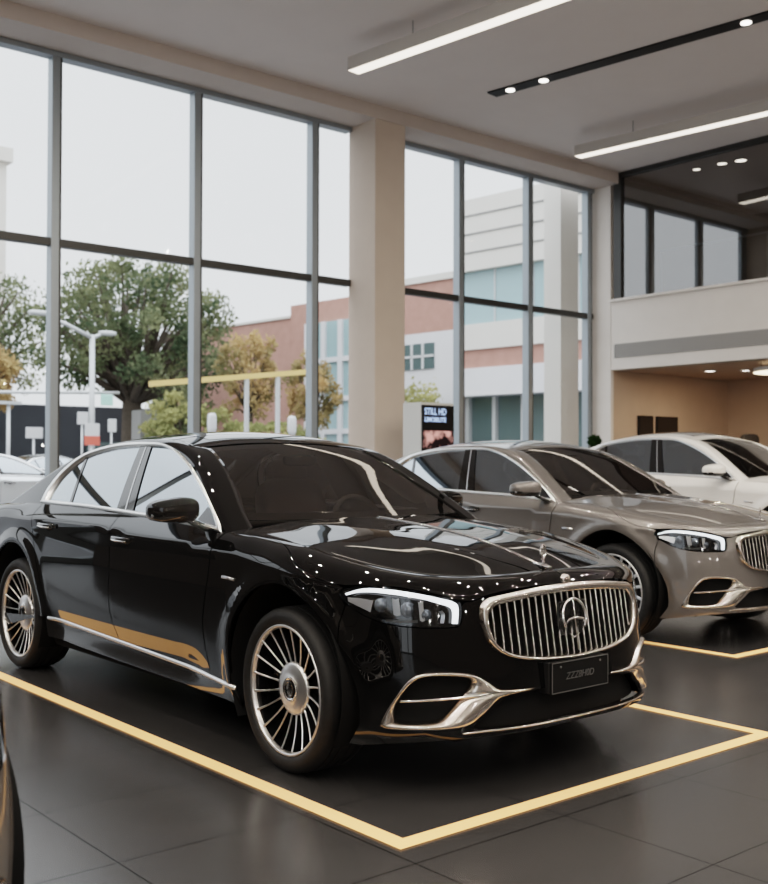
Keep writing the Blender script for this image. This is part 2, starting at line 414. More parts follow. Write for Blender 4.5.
def make_wheel(parent, name='wheel', spokes=20, wide=False):
    mb = MB()
    mb.lathe([(.288, -.112), (.286, -.119), (.280, -.121), (.273, -.114), (.270, -.098)], 72)
    wheel = mb.build(name, 'rim_silver', parent)
    MB().lathe([(.272, -.104), (.262, -.06), (.252, .02), (.25, .11), (.285, .118)], 48).build('rim_barrel', 'gloss_black', wheel)
    tp = [(.284, -.100), (.288, -.116), (.300, -.125), (.318, -.130), (.338, -.127), (.352, -.114), (.3600, -.096), (.3622, -.078), (.3626, -.070), (.356, -.069), (.356, -.061), (.3626, -.060),
          (.3626, -.030), (.356, -.029), (.356, -.021), (.3626, -.020), (.3626, .020), (.356, .021), (.356, .029), (.3626, .030), (.3626, .060), (.356, .061), (.356, .069), (.3626, .070), (.360, .096), (.345, .124), (.31, .130), (.284, .110)]
    t = MB().lathe(tp, 72)
    t.build('tire', 'rubber', wheel, sharp=40)
    # spokes: silver faces over dark ribs
    s = MB(); d = MB()
    n = spokes
    for k in range(n):
        a = 2 * math.pi * k / n
        P = []
        for i, q in enumerate(np.linspace(0, 1, 7)):
            r = .085 + (.2735 - .085) * q; tw = .015 * math.sin(q * math.pi)
            P.append((r * math.cos(a + tw), -.064 - .046 * q ** 1.5, r * math.sin(a + tw)))
        wd = [(.0165, .0105, .0082, .0075, .0078, .0090, .0110), (.020, .017, .016, .017, .019, .021, .023)][wide]
        for i in range(6):
            p0, p1 = Vector(P[i]), Vector(P[i + 1])
            for tgt, dep, shrink in ((s, .006, 1.), (d, .05, .85)):
                vs = []
                for p, w in ((p0, wd[i]), (p1, wd[i + 1])):
                    rad = Vector((p.x, 0, p.z)).normalized(); tg = Vector((-rad.z, 0, rad.x))
                    y0 = 0 if tgt is s else .004
                    for q, yy in ((-1, y0 + .002), (-.55, y0), (.55, y0), (1, y0 + .002), (1, dep), (-1, dep)):
                        vs.append(p + tg * (q * w / 2 * shrink * 1.0) + Vector((0, yy, 0)))
                fs = [(j, (j + 1) % 6, 6 + (j + 1) % 6, 6 + j) for j in range(6)]
                tgt.add(vs, [f[::-1] for f in fs], None, False)
    s.build('spokes', 'rim_silver', wheel); d.build('spoke_ribs', 'gloss_black', wheel)
    MB().lathe([(.118, -.058), (.116, -.069), (.106, -.074), (.080, -.078), (.058, -.080), (.054, -.083)], 60).build('hub_disc', 'rim_silver', wheel)
    h = MB().lathe([(.054, -.076), (.054, -.088), (.050, -.092), (.045, -.089), (.041, -.086), (0.0001, -.088)], 40)
    hub = h.build('hub_cap', 'chrome', wheel)
    e = MB().tube([(.034 * math.cos(q * math.pi / 16), -.090, .034 * math.sin(q * math.pi / 16)) for q in range(32)], .0035, 6, True)
    for q in (90, 210, 330):
        e.bar((0, -.090, 0), (.032 * math.cos(math.radians(q)), -.090, .032 * math.sin(math.radians(q))), .006, .006, (0, 1, 0))
    e.build('hub_emblem', 'gloss_black', wheel)
    MB().lathe([(.06, -.02), (.205, -.02), (.205, .01), (.06, .01)], 48, closed=True).build('brake_disc', 'black_plastic', wheel)
    return wheel

def superell(mb, c, d, e1=.5, e2=.5, nu=20, nv=32, rot=None, cut=None):
    """rounded block: superellipsoid with half sizes d; exponents < 1 are boxier"""
    sg = lambda v, e: math.copysign(abs(v) ** e, v)
    P = []
    for i in range(nu + 1):
        a = -math.pi / 2 + math.pi * i / nu; row = []
        for j in range(nv + 1):
            b = 2 * math.pi * j / nv
            p = Vector((d[0] * sg(math.cos(a), e1) * sg(math.cos(b), e2), d[1] * sg(math.cos(a), e1) * sg(math.sin(b), e2), d[2] * sg(math.sin(a), e1)))
            if cut: p = cut(p)
            if rot is not None: p = rot @ p
            row.append(tuple(p + Vector(c)))
        P.append(row)
    return mb.grid(P, flip=True)

def make_sedan(name, label):
    root = thing(name, label, 'car')
    # ---------------- front bumper
    bottom = [(UF, .262), (1.2, .260), (1.0, .258), (.844, .254), (.67, .240), (.525, .220), (.407, .200), (.332, .194)]
    bump = bottom + [(x2u(x), z) for x, z in arch_pts(0, -22, 26, 8) if z > .255] + [(.402, .70), (.432, .772)]
    hl_low = [(.443, .774), (.505, .739), (.581, .712), (.663, .699), (.763, .693), (.858, .694), (.895, .697), (.912, .711), (.923, .752), (.923, .785)]
    bump += hl_low + [(.935, .795), (.965, .797), (1.02, .812), (1.03, .800)]
    # around the grille
    gro = cr(GR_O, 4, False)
    def yz2uw(y, z):
        us = np.linspace(.6, UF, 500); ys = -body(us, np.full(500, z))[:, 1]
        return (float(np.interp(-abs(y), -ys, us)), z)
    gr_uw = [yz2uw(y * .985, .685 + (z - .685) * .975) for y, z in gro if -.497 < y < -.002 and z < .79 or y > -.2 and z < .6]
    bump += gr_uw[:-1] + [(UF, .533)]
    bump += [(UF, .424), (1.25, .420), (1.068, .402), (.975, .346), (.905, .300), (.93, .291), (1.0, .289), (1.2, .291), (UF, .293)]
    fo, fi = paired(FOG_O, FOG_I, 6)
    fh = fo * .55 + fi * .45
    fog_hole = [tuple(p) for p, q in zip(fh, fo) if q[0] < 1.0 or True]
    fog_hole = cr([(.53, .314), (.575, .386), (.665, .474), (.735, .508), (.846, .511), (.935, .497), (.962, .463), (.955, .430), (.925, .395), (.88, .352), (.835, .322), (.745, .306), (.575, .300), (.538, .302)], 5)
    pb = MB(); panel(pb, fn_body, bump, [fog_hole], .026)
    bp = pb.mirrored().build('front_bumper', 'black_paint', root)
    for m in (False, True):
        # bright surround of the corner intake
        A, B = paired(FOG_O, FOG_I, 10)
        Po, n = pts_on(fn_body, A, -.004); P1, _ = pts_on(fn_body, A * .9 + B * .1, .011); P2, _ = pts_on(fn_body, A * .62 + B * .38, .019)
        P3, _ = pts_on(fn_body, A * .3 + B * .7, .012); P4, _ = pts_on(fn_body, B, -.004); P5, _ = pts_on(fn_body, B, -.05)
        G = np.stack([Po, P1, P2, P3, P4, P5], 1); G = np.concatenate([G, G[:1]], 0)
        MB().grid(G, flip=False).build('intake_surround', 'warm_chrome', bp, mirror_y=m)
        q = MB(); panel(q, fn_body, [tuple(x) for x in fh], (), .04, -.045, 0); q.build('intake_mesh', 'matte_black', bp, mirror_y=m)
        pth, nn = pts_on(fn_body, cr([(.612, .402), (.75, .412), (.88, .420), (1.02, .428)], 6, False), .008)
        q = MB(); q.sweep(pth, [(-.006, -.004), (.006, -.004), (.004, .004), (-.004, .004)], [Vector(x) for x in nn]); q.build('intake_blade', 'chrome', bp, mirror_y=m)
    # lower grille opening
    low = [(UF, .430), (1.25, .428), (1.06, .41), (.965, .354), (.895, .306), (.90, .282), (1.2, .280), (UF, .282)]
    q = MB(); panel(q, fn_body, low, (), .05, -.05, 0); q.mirrored().build('lower_intake', 'matte_black', bp)
    uu = list(np.linspace(.855, UF - .001, 26)); A, na = pts_on(fn_body, [(u, .276 + .006 * min(1, (u - .85) / .1)) for u in uu], .004)
    path = list(A) + [(p[0], -p[1], p[2]) for p in A[::-1]]; nn = [Vector(x) for x in na] + [Vector((x[0], -x[1], x[2])) for x in na[::-1]]
    MB().sweep(path, [(-.004, -.004), (.004, -.004), (.004, .002), (0, .005), (-.004, .002)], nn).build('lip_trim', 'warm_chrome', bp)
    # number plate
    lp = MB().box((.908, -.006, .461), (.012, .376, .134)); lp = lp.build('license_plate', 'matte_black', root, bevel=.003)
    MB().box((.875, -.010, .461), (.055, .372, .130)).build('plate_holder', 'black_plastic', lp, bevel=.004)
    fr = MB()
    c = [(.915, -.006 + a * .184, .461 + b * .063) for a, b in ((-1, -1), (1, -1), (1, 1), (-1, 1))]
    for i in range(4): fr.bar(c[i], c[(i + 1) % 4], .004, .003, (1, 0, 0))
    for a in (-1, 1): fr.lathe([(.0001, .917), (.005, .917), (.005, .912)], 12, 'x', (0, -.006 + a * .13, .505))
    fr.build('plate_border', 'grey_text', lp)
    cu = bpy.data.curves.new('plate_text', 'FONT'); cu.body = 'ZZZ8H0D'; cu.size = .052; cu.extrude = .0012; cu.align_x = 'CENTER'; cu.align_y = 'CENTER'; cu.shear = .25
    to = bpy.data.objects.new('tmp', cu); COL.objects.link(to); dg = bpy.context.evaluated_depsgraph_get(); me = bpy.data.meshes.new_from_object(to.evaluated_get(dg)); bpy.data.objects.remove(to)
    me.transform(Matrix(((0, 0, 1, .9155), (.80, 0, 0, -.012), (0, .80, 0, .461), (0, 0, 0, 1)))); me.materials.clear(); me.materials.append(MATS['grey_text'])
    link(bpy.data.objects.new('plate_lettering', me), lp)
    # ---------------- grille
    O, I = paired(GR_O, GR_I, 8, False)
    O = np.concatenate([O, (O * [-1, 1])[::-1][1:-1]]); I = np.concatenate([I, (I * [-1, 1])[::-1][1:-1]])
    f3 = lambda Q, off: np.stack([gx(Q[:, 0], Q[:, 1]) + off, Q[:, 0], Q[:, 1]], 1)
    G = np.stack([f3(O, -.035), f3(O, .004), f3(O * .85 + I * .15, .012), f3(O * .5 + I * .5, .015), f3(O * .15 + I * .85, .009), f3(I, .001), f3(I, -.04)], 1); G = np.concatenate([G, G[:1]], 0)
    gr = MB().grid(G, flip=False).build('grille_frame', 'warm_chrome', root)
    zz = np.concatenate([O[:, 1:]], 0)
    bk = MB(); cpt = f3(np.array([[0., .68]]), -.05)[0]; ring = f3(O * .97 + np.array([0, .0205]), -.05)
    bk.add([tuple(cpt)] + [tuple(p) for p in ring], [(0, 1 + i, 1 + (i + 1) % len(ring)) for i in range(len(ring))]); bk.build('grille_backing', 'matte_black', gr)
    bars = MB(); Ih = np.array(cr(GR_I, 8, False)); iy = np.abs(Ih[:, 0]); k = int(np.argmax(iy))
    for j in range(-11, 12):
        y = j * .0398
        zt_ = float(np.interp(abs(y), iy[:k + 1], Ih[:k + 1, 1])); zb_ = float(np.interp(abs(y), iy[k:][::-1], Ih[k:, 1][::-1]))
        pth = [(gx(y, z) - .012, y, z) for z in np.linspace(zb_ - .004, zt_ + .004, 8)]
        bars.sweep(pth, [(-.0055, -.022), (.0055, -.022), (.0045, 0), (0, .004), (-.0045, 0)], Vector((1, 0, 0)), smooth=False)
    bars.build('grille_bars', 'bar_chrome', gr)
    xe = gx(0, .70) + .004
    em = MB(); cz = .702
    em.box((xe - .012, .0, cz - .005), (.012, .175, .150)); pl = em.build('emblem_plate', 'gloss_black', gr, bevel=.03)
    em = MB()
    em.tube([(xe + .008 - .16 * (.074 * math.sin(math.radians(a))), .074 * math.cos(math.radians(a)), cz + .076 * math.sin(math.radians(a))) for a in range(-38, 219, 6)], .0062, 8)
    em.bar((xe - .004, 0, cz + .078), (xe + .028, 0, .560), .008, .009, (1, 0, 0))
    em.tube([(xe + .006, -.052, cz - .028), (xe + .010, -.040, cz - .012), (xe + .012, 0, cz - .004), (xe + .010, .052, cz - .012), (xe + .008, .068, cz - .035)], [.004, .006, .007, .006, .004], 8)
    em.tube([(xe + .012, .050 * math.cos(math.radians(a)), cz + .0 + .088 * math.sin(math.radians(a))) for a in range(235, 306, 10)], [.002, .004, .005, .005, .005, .005, .004, .002], 8)
    em.build('grille_emblem', 'chrome', gr)
    # ---------------- hood
    US = np.concatenate([np.linspace(-.58, .30, 34), np.linspace(.32, 1.1, 46), np.linspace(1.12, UF - .004, 16)])
    ZC = smooth([-.8, -.5, -.3, 0, .3, .5, .62, .7, .9], [1.10, 1.080, 1.066, 1.040, 1.000, .957, .925, .902, .84], .08)
    rows = []
    for u in US:
        e = body(u, wtop(u)); xe_, ye_, ze_ = e[0], -e[1], e[2]; sh = .085 * (1 - float(sstep(-.6, .1, u)))
        half = []
        for v in np.linspace(0, 1, 22)[:-1]:
            x = xe_ + sh * (1 - v * v); zc = float(ZC(x)); dome = .006 * math.exp(-((v * ye_ - (.20 + .22 * (.7 - x))) / .11) ** 2) * float(sstep(.75, .45, x)) * float(sstep(-.7, -.3, x))
            half.append((x, -v * ye_, ze_ + (zc - ze_) * (1 - v ** 2.2) + dome))
        wl = hood_low(u); wt = wtop(u)
        for t in np.linspace(0, 1, 9):
            half.append(tuple(body(u, wt + (wl - wt) * t)))
        rows.append([(a, -b, c_) for a, b, c_ in half[::-1][:-1]] + half)
    hood = MB().grid(rows, flip=True); hood = hood.build('hood', 'black_paint', root)
    # bright strip on the crown
    pth = [(x, 0, float(ZC(x)) + .003) for x in np.linspace(-.46, .70, 40)]
    MB().sweep(pth, [(-.009, -.006), (.009, -.006), (.006, .003), (0, .0045), (-.006, .003)], Vector((0, 0, 1))).build('hood_strip', 'chrome', hood)
    o = MB(); bx_, bz = .702, .902
    o.sweep([(bx_ - .055, 0, bz + .010), (bx_, 0, bz + .006), (bx_ + .03, 0, bz - .003)], [(-.020, 0), (.020, 0), (.012, .008), (-.012, .008)], Vector((0, 0, 1)))
    o.tube([(bx_ - .01, 0, bz + .004), (bx_ - .004, 0, bz + .022), (bx_ - .006, 0, bz + .034)], [.010, .006, .005], 8)
    RR = .033; cc = (bx_ - .008, 0, bz + .066)
    rot = Matrix.Rotation(math.radians(22), 3, 'Z')
    f = lambda a, r: tuple(Vector(cc) + rot @ Vector((0, r * math.cos(a), r * math.sin(a))))
    o.tube([f(2 * math.pi * q / 28, RR) for q in range(28)], .0042, 8, True)
    for q in (90, 210, 330): o.tube([cc, f(math.radians(q), RR * .5), f(math.radians(q), RR)], [.0065, .004, .002], 8)
    o.build('hood_ornament', 'chrome', hood)
    o = MB(); ex = gx(0, .85) - .012
    o.lathe([(.0001, ex + .012), (.014, ex + .011), (.022, ex + .006), (.024, ex - .01)], 24, 'x', (0, 0, .858)); o.build('hood_badge', 'warm_chrome', hood)
    # cowl and wipers
    cw = [[(-.60 + .085 * (1 - t * t) - .0 + d, .73 * t, 1.072 - .03 * (t * t) - (0.02 if d > -.05 else .0)) for t in np.linspace(-1, 1, 25)] for d in (-.10, -.04, .02)]
    MB().grid(cw, flip=True).build('cowl', 'black_plastic', root)
    # ---------------- fenders, doors, quarter panels
    hl_front = [(.432, .782), (.401, .815), (.420, .846)]
    ftop = [(u, hood_low(u) - .003) for u in np.linspace(.42, -.555, 26)]
    fender = [(-.565, 1.0), (-.572, .972), (-.600, .80), (-.640, .62), (-.655, .45), (-.657, STRIP(-.657) + .012), (-.43, STRIP(-.43) + .012)] + \
             [(x2u(x), z) for x, z in arch_pts(0, 184, 27, 30)] + [(.396, .70), (.426, .774)] + hl_front[1:]
    fender = [(-.565, hood_low(-.565) - .003)] + fender[1:] + ftop[1:-1]
    fdoor = [(-.575, wtop(-.575) - .004), (-.582, .972), (-.609, .80), (-.649, .62), (-.664, .45), (-.666, STRIP(-.666) + .012), (-1.664, STRIP(-1.664) + .012), (-1.652, .8), (-1.650, 1.0), (-1.655, wtop(-1.655) - .004)]
    fdoor = [fdoor[-1]] + [(x, wtop(x) - .004) for x in np.linspace(-1.6, -.62, 24)] + fdoor[:-1]
    fdoor = fdoor[::-1]
    rdoor = [(-1.672, STRIP(-1.672) + .012), (-2.535, STRIP(-2.535) + .012), (-2.560, .46), (-2.590, .55), (-2.630, .64), (-2.690, .74), (-2.745, .85), (-2.775, .96), (-2.78, wtop(-2.78) - .004)]
    rdoor = rdoor + [(x, wtop(x) - .004) for x in np.linspace(-2.75, -1.70, 26)] + [(-1.663, wtop(-1.663) - .004), (-1.658, 1.0), (-1.660, .8)]
    quarter = [(-2.545, STRIP(-2.545) + .012)] + [(-2.568, .46), (-2.598, .55), (-2.638, .64), (-2.698, .74), (-2.753, .85), (-2.783, .96), (-2.788, wtop(-2.788) - .004)] + \
              [(x, wtop(x) - .003) for x in np.linspace(-2.83, -3.70, 22)] + [(-3.70, .8), (-3.70, .45), (-3.62, .22), (-3.50, .22)] + [(x, z) for x, z in arch_pts(-WB, -14, 192, 34)]
    quarter = [p for p in quarter if not (p[0] > -2.7 and p[1] < STRIP(p[0]) - .0)]
    for m in (False, True):
        q = MB(); panel(q, fn_body, fender, (), .028); fe = q.build('front_fender', 'black_paint', root, mirror_y=m)
        pth, nn = pts_on(fn_body, [(-.470, .824), (-.42, .823), (-.365, .818)], .004)
        q = MB(); q.sweep(pth, [(-.008, -.006), (.008, -.006), (.006, .004), (-.006, .004)], [Vector(x) for x in nn]); q.build('fender_badge', 'satin_silver', fe, mirror_y=m)
        q = MB(); panel(q, fn_body, fdoor, (), .032); fd = q.build('front_door', 'black_paint', root, mirror_y=m)
        q = MB(); panel(q, fn_body, rdoor, (), .032); rd = q.build('rear_door', 'black_paint', root, mirror_y=m)
        q = MB(); panel(q, fn_body, quarter, (), .034); q.build('quarter_panel', 'black_paint', root, mirror_y=m)
        for d, hx, hz in ((fd, -1.489, .938), (rd, -2.52, .964)):
            c0 = body(hx, hz)
            h = MB(); superell(h, (hx + .015, c0[1] + .001, hz), (.052, .006, .026), .8, .9, 10, 24); cup = h.build('handle_cup', 'matte_black', d, mirror_y=m)
            h = MB(); pth = [(hx + t, c0[1] - .010 - .024 * (1 - (t / .11) ** 2) ** .5 if abs(t) < .11 else c0[1] - .010, hz + .004 - .02 * t) for t in np.linspace(-.108, .108, 13)]
            h.sweep(pth, [(-.013, -.005), (.013, -.005), (.015, .001), (.009, .006), (-.009, .006), (-.015, .001)], Vector((0, -1, 0))); h.build('door_handle', 'gloss_black', d, mirror_y=m)
            h = MB(); h.sweep([(p[0], p[1] - .006, p[2] - .006) for p in pth[1:-1]], [(-.0045, -.002), (.0045, -.002), (.003, .003), (-.003, .003)], Vector((0, -1, 0))); h.build('handle_trim', 'chrome', d, mirror_y=m)
        # sill
        sl = [(x, STRIP(x) - .010) for x in np.linspace(-.385, -2.60, 12)] + [(-2.60, .27), (-2.2, .256), (-1.5, .243), (-.9, .234), (-.37, .226)]
        q = MB(); panel(q, fn_body, sl[::-1], (), .04); si = q.build('sill', 'gloss_black', root, mirror_y=m)
        pth, nn = pts_on(fn_body, [(x, STRIP(x)) for x in np.linspace(-.392, -2.575, 30)], .0)
        q = MB(); q.sweep(pth, [(-.013, -.006), (-.011, .004), (-.004, .010), (.004, .010), (.011, .004), (.013, -.006)], [Vector(x) for x in nn]); q.build('sill_trim', 'trim_chrome', si, mirror_y=m)
        # ---- cabin side
        dlo = [tuple(p) for p in cr(DLO_OUT, 4, False)] + [tuple(p) for p in cr(BELT_OUT, 4, False)]
        dl = .032
        xr = np.linspace(-.545, -3.50, 60)
        fr_out = [(float(x), float(Z_RL(x)) - dl) for x in xr if Z_RL(x) - dl > Z_B(x) - .025] ; fr_out += [(float(x), float(Z_B(x)) - .03) for x in np.linspace(fr_out[-1][0], fr_out[0][0], 40)[1:-1]]
        shr = [(x * 1.0, z) for x, z in dlo]
        q = MB(); panel(q, fn_side, fr_out[::-1], [shr], .04, 0., .02)
        # rail strip closing onto the roof, windshield and rear glass
        K = lambda x: (1 - float(sstep(-1.32, -1.26, x))) * float(sstep(-2.78, -2.68, x))
        kk = lambda x: .80 + .04 * float(sstep(-1.0, -.62, x)) + ((float(rail_y(x)) - .06) / float(rail_y(x)) - .80) * K(x)
        rows = []
        for x in np.linspace(-.53, -3.50, 110):
            zr = float(Z_RL(x)); p0 = np.array([x, -float(side_y(x, zr - dl)), zr - dl]); p1 = np.array([x, -float(rail_y(x)), zr]); k_ = kk(x); p2 = np.array([x, -k_ * float(rail_y(x)), float(cab_z(x, k_ * rail_y(x)))])
            pm = np.array([x, -(float(rail_y(x)) - .03), float(cab_z(x, float(rail_y(x)) - .03))])
            row = [(1 - t) ** 2 * p0 + 2 * t * (1 - t) * p1 + t * t * pm for t in np.linspace(0, 1, 8)]
            if k_ * rail_y(x) < rail_y(x) - .031:
                ys = np.linspace(float(rail_y(x)) - .03, k_ * float(rail_y(x)), 5)[1:]
            else: ys = np.linspace(float(rail_y(x)) - .03, k_ * float(rail_y(x)), 5)[1:]
            row += [np.array([x, -y, float(cab_z(x, y))]) for y in ys]
            row.append(row[-1] - np.array([0, 0, .02]))
            rows.append(row)
        q.grid(np.array(rows), flip=False)
        sf = q.build('side_frame', 'black_paint', root, mirror_y=m)
        # windows
        top_in = cr(DLO_IN, 4, False); bot_in = cr(BELT_IN, 4, False); inner = [tuple(p) for p in top_in] + [tuple(p) for p in bot_in]
        loop_o = np.array(cr(DLO_OUT, 6, False) + cr(BELT_OUT, 6, False)); loop_i0 = cr(DLO_IN, 6, False) + cr(BELT_IN, 6, False)
        # match the inner loop to the outer by nearest arc fraction
        def atfrac(L, fr):
            L = np.array(L); L2 = np.concatenate([L, L[:1]]); s_ = np.concatenate([[0], np.cumsum(np.hypot(*np.diff(L2, axis=0).T))]); s_ /= s_[-1]
            return np.stack([np.interp(fr, s_, L2[:, 0]), np.interp(fr, s_, L2[:, 1])], 1)
        LO = np.array(resamp(loop_o, .02)); 
        LI = []
        inn = np.array(resamp(loop_i0, .004))
        for p in LO: LI.append(inn[np.argmin(((inn - p) ** 2).sum(1))])
        LI = np.array(LI)
        a0, n0 = pts_on(fn_side, LO, -.004); a1, _ = pts_on(fn_side, LO * .85 + LI * .15, .007); a2, _ = pts_on(fn_side, LO * .45 + LI * .55, .011); a3, _ = pts_on(fn_side, LO * .1 + LI * .9, .006); a4, _ = pts_on(fn_side, LI, -.012)
        G = np.stack([a0, a1, a2, a3, a4], 1); G = np.concatenate([G, G[:1]], 0)
        MB().grid(G, flip=True).build('window_trim', 'trim_chrome', root, mirror_y=m)
        def cut(x_bot, x_top, z0=1.09, z1=1.46):
            return lambda z: x_bot + (x_top - x_bot) * (z - z0) / (z1 - z0)
        cB1, cB2, cQ = cut(-1.545, -1.722), cut(-1.745, -1.858), cut(-2.378, -2.530)
        ref = np.array(resamp(inner, .02))
        grow = [tuple(p + (p - ref.mean(0)) * .012) for p in ref]
        def side_of(poly, f, keep):
            out = []
            N = len(poly)
            for i in range(N):
                a, b = poly[i], poly[(i + 1) % N]; da, db = (a[0] - f(a[1])) * keep, (b[0] - f(b[1])) * keep
                if da >= 0: out.append(a)
                if da * db < 0:
                    t = da / (da - db); out.append((a[0] + (b[0] - a[0]) * t, a[1] + (b[1] - a[1]) * t))
            return out
        fw_ = side_of(grow, cB1, 1); rw_ = side_of(side_of(grow, cB2, -1), lambda z: cQ(z) + .012, 1); qw_ = side_of(grow, lambda z: cQ(z) - .012, -1); bpil = side_of(side_of(grow, cB1, -1), cB2, 1); qd = side_of(side_of(grow, lambda z: cQ(z) + .016, -1), lambda z: cQ(z) - .016, 1)
        for nm, poly, par, mt, of in (('door_window', fw_, fd, 'side_glass', -.010), ('door_window', rw_, rd, 'side_glass', -.010), ('quarter_window', qw_, root, 'side_glass', -.010), ('pillar_cover', bpil, root, 'gloss_black', -.004), ('window_divider', qd, root, 'gloss_black', -.006)):
            q = MB(); panel(q, fn_side, poly[::-1] if False else poly, (), .05, of, 0); q.build(nm, mt, par, mirror_y=m)
        q = MB(); panel(q, fn_side, [(-1.628, 1.09), (-1.640, 1.09), (-1.786, 1.456), (-1.774, 1.456)], (), .05, -.002, 0); q.build('pillar_seam', 'satin_silver', root, mirror_y=m)
        q = MB(); panel(q, fn_side, [(-1.50, 1.06), (-1.86, 1.06), (-1.95, 1.46), (-1.66, 1.46)], (), .06, -.03, 0); q.build('pillar_lining', 'dark_shell', root, mirror_y=m)
        # sail behind the mirror
        q = MB(); panel(q, fn_side, [(-.672, 1.048), (-.80, 1.066), (-.86, 1.075), (-.82, 1.14), (-.79, 1.135), (-.70, 1.08)], (), .04, -.004, 0); q.build('mirror_sail', 'gloss_black', root, mirror_y=m)
        # ---- mirror
        def mcut(p):
            t = (p.y + .108) / .216           # 0 outer .. 1 inner
            k = .80 + .2 * min(1, t * 1.6); p = Vector((p.x, p.y, p.z * k))
            if p.x < -.03: p.x = -.03 - (abs(p.x) - .03) * .35
            p.x -= .30 * (1 - t) * .216; p.z -= .010 * (1 - t)
            return p
        mc = MB(); superell(mc, (-.755, -1.040, 1.133), (.088, .112, .064), .62, .62, 26, 40, cut=mcut)
        up = MB(); lo_ = MB()
        keep_up = [f_ for f_ in mc.f if sum(mc.v[i][2] for i in f_) / 4 > 1.106]; keep_lo = [f_ for f_ in mc.f if sum(mc.v[i][2] for i in f_) / 4 <= 1.106]
        up.add(mc.v, keep_up); lo_.add(mc.v, keep_lo)
        mo = up.build('side_mirror', 'black_paint', root, mirror_y=m)
        if m: mo.location = (-.20, -.03, .0)
        lo_.build('mirror_housing', 'gloss_black', mo, mirror_y=m)
        a = MB(); a.sweep([(-.700, -.865, 1.036), (-.715, -.905, 1.046), (-.735, -.945, 1.066), (-.748, -.985, 1.092)], [(-.050, -.012), (.050, -.012), (.045, .010), (-.045, .010)], [Vector((0, -.3, 1))] * 4); a.build('mirror_arm', 'gloss_black', mo, mirror_y=m)
        a = MB(); a.tube([(-.655, -.872, 1.036), (-.668, -.905, 1.046), (-.690, -.945, 1.064)], [.006, .006, .003], 8); a.build('mirror_trim', 'chrome', mo, mirror_y=m)
        a = MB(); a.tube([(-.700, -1.02, 1.108), (-.722, -1.08, 1.107), (-.752, -1.125, 1.105), (-.79, -1.148, 1.104)], [.002, .0035, .005, .008], 8); a.build('mirror_light', 'satin_silver', mo, mirror_y=m)
        # ---- headlight
        hl = [tuple(p) for p in cr(HL_OUT, 5)]
        h = MB(); panel(h, fn_body, hl, (), .03, -.045, -.045); hh = h.build('headlight', 'gloss_black', root, mirror_y=m)
        h = MB(); panel(h, fn_body, hl, (), .03, .001, .006); h.build('headlight_lens', 'lamp_glass', hh, mirror_y=m)
        d1 = cr([(.430, .822), (.52, .850), (.63, .850), (.752, .834), (.848, .812), (.897, .796), (.908, .770), (.899, .712)], 6, False); d2 = cr([(.430, .814), (.52, .834), (.63, .832), (.752, .813), (.838, .791), (.872, .778), (.881, .758), (.876, .712)], 6, False)
        g1, _ = pts_on(fn_body, d1, -.006); g2, _ = pts_on(fn_body, d2, -.014)
        MB().grid(np.stack([g1, g2], 1), flip=False).build('light_strip', 'headlamp_light', hh, mirror_y=m)
        g1, _ = pts_on(fn_body, cr([(.84, .766), (.850, .748), (.842, .715)], 5, False), -.012); g2, _ = pts_on(fn_body, cr([(.826, .762), (.834, .746), (.828, .715)], 5, False), -.018)
        MB().grid(np.stack([g1, g2], 1), flip=False).build('light_strip', 'satin_silver', hh, mirror_y=m)
        for (u, w, r) in ((.70, .768, .026), (.585, .782, .024), (.775, .748, .018)):
            (c0,), (n0,) = pts_on(fn_body, [(u, w)], -.034); rot = Vector((0, 0, 1)).rotation_difference(Vector((1, -.15, 0)).normalized())
            h = MB(); h.lathe([(.0001, r * .62), (r * .5, r * .52), (r * .85, r * .2), (r, 0), (r * 1.22, .002), (r * 1.25, -.012)], 24, 'z')
            h.v = [tuple(rot @ Vector(p) + Vector(c0)) for p in h.v]; h.build('projector', 'projector_glass', hh, mirror_y=m)
        for (ua, ub, wa, wb) in ((.60, .735, .728, .716), (.635, .665, .812, .745), (.745, .765, .800, .725)):
            g1, _ = pts_on(fn_body, [(ua, wa), ((ua + ub) / 2, wa - .004), (ub, wa)], -.020); g2, _ = pts_on(fn_body, [(ua, wb), ((ua + ub) / 2, wb - .004), (ub, wb)], -.028)
            MB().grid(np.stack([g1, g2], 1), flip=False).build('reflector', 'rim_silver', hh, mirror_y=m)
        g1, _ = pts_on(fn_body, [(.44, .790), (.50, .768), (.54, .752)], -.010); g2, _ = pts_on(fn_body, [(.436, .806), (.50, .806), (.555, .800)], -.014)
        MB().grid(np.stack([g1, g2], 1), flip=True).build('reflector', 'satin_silver', hh, mirror_y=m)
        # wheel-arch liners
        for cxw in (0, -WB):
            q = MB(); rows = []
            for a in np.linspace(math.radians(-32), math.radians(212), 30):
                rows.append([(cxw + .428 * math.cos(a), -.925, .41 + .428 * math.sin(a)), (cxw + .435 * math.cos(a), -.60, .41 + .435 * math.sin(a)), (cxw, -.58, .41)])
            q.grid(rows, flip=True); q.build('wheel_liner', 'matte_black', root, mirror_y=m)
    # ---------------- glass and roof
    KB = lambda x: .80 + .04 * float(sstep(-1.0, -.62, x))
    kk2 = lambda x: KB(x) * float(rail_y(x))
    wsx = np.linspace(-1.285, -.60, 16)
    ws = [(float(x), -kk2(x)) for x in wsx] + [(-.60 + .10 * (1 - t * t), kk2(-.60) * t) for t in np.linspace(-1, 1, 13)[1:-1]] + [(float(x), kk2(x)) for x in wsx[::-1]] + [(-1.285 - .035 * (1 - t * t), -kk2(-1.285) * t) for t in np.linspace(-1, 1, 11)[1:-1]]
    q = MB(); panel(q, fn_top, ws, (), .06, -.004, 0); wind = q.build('windshield', 'windshield_glass', root)
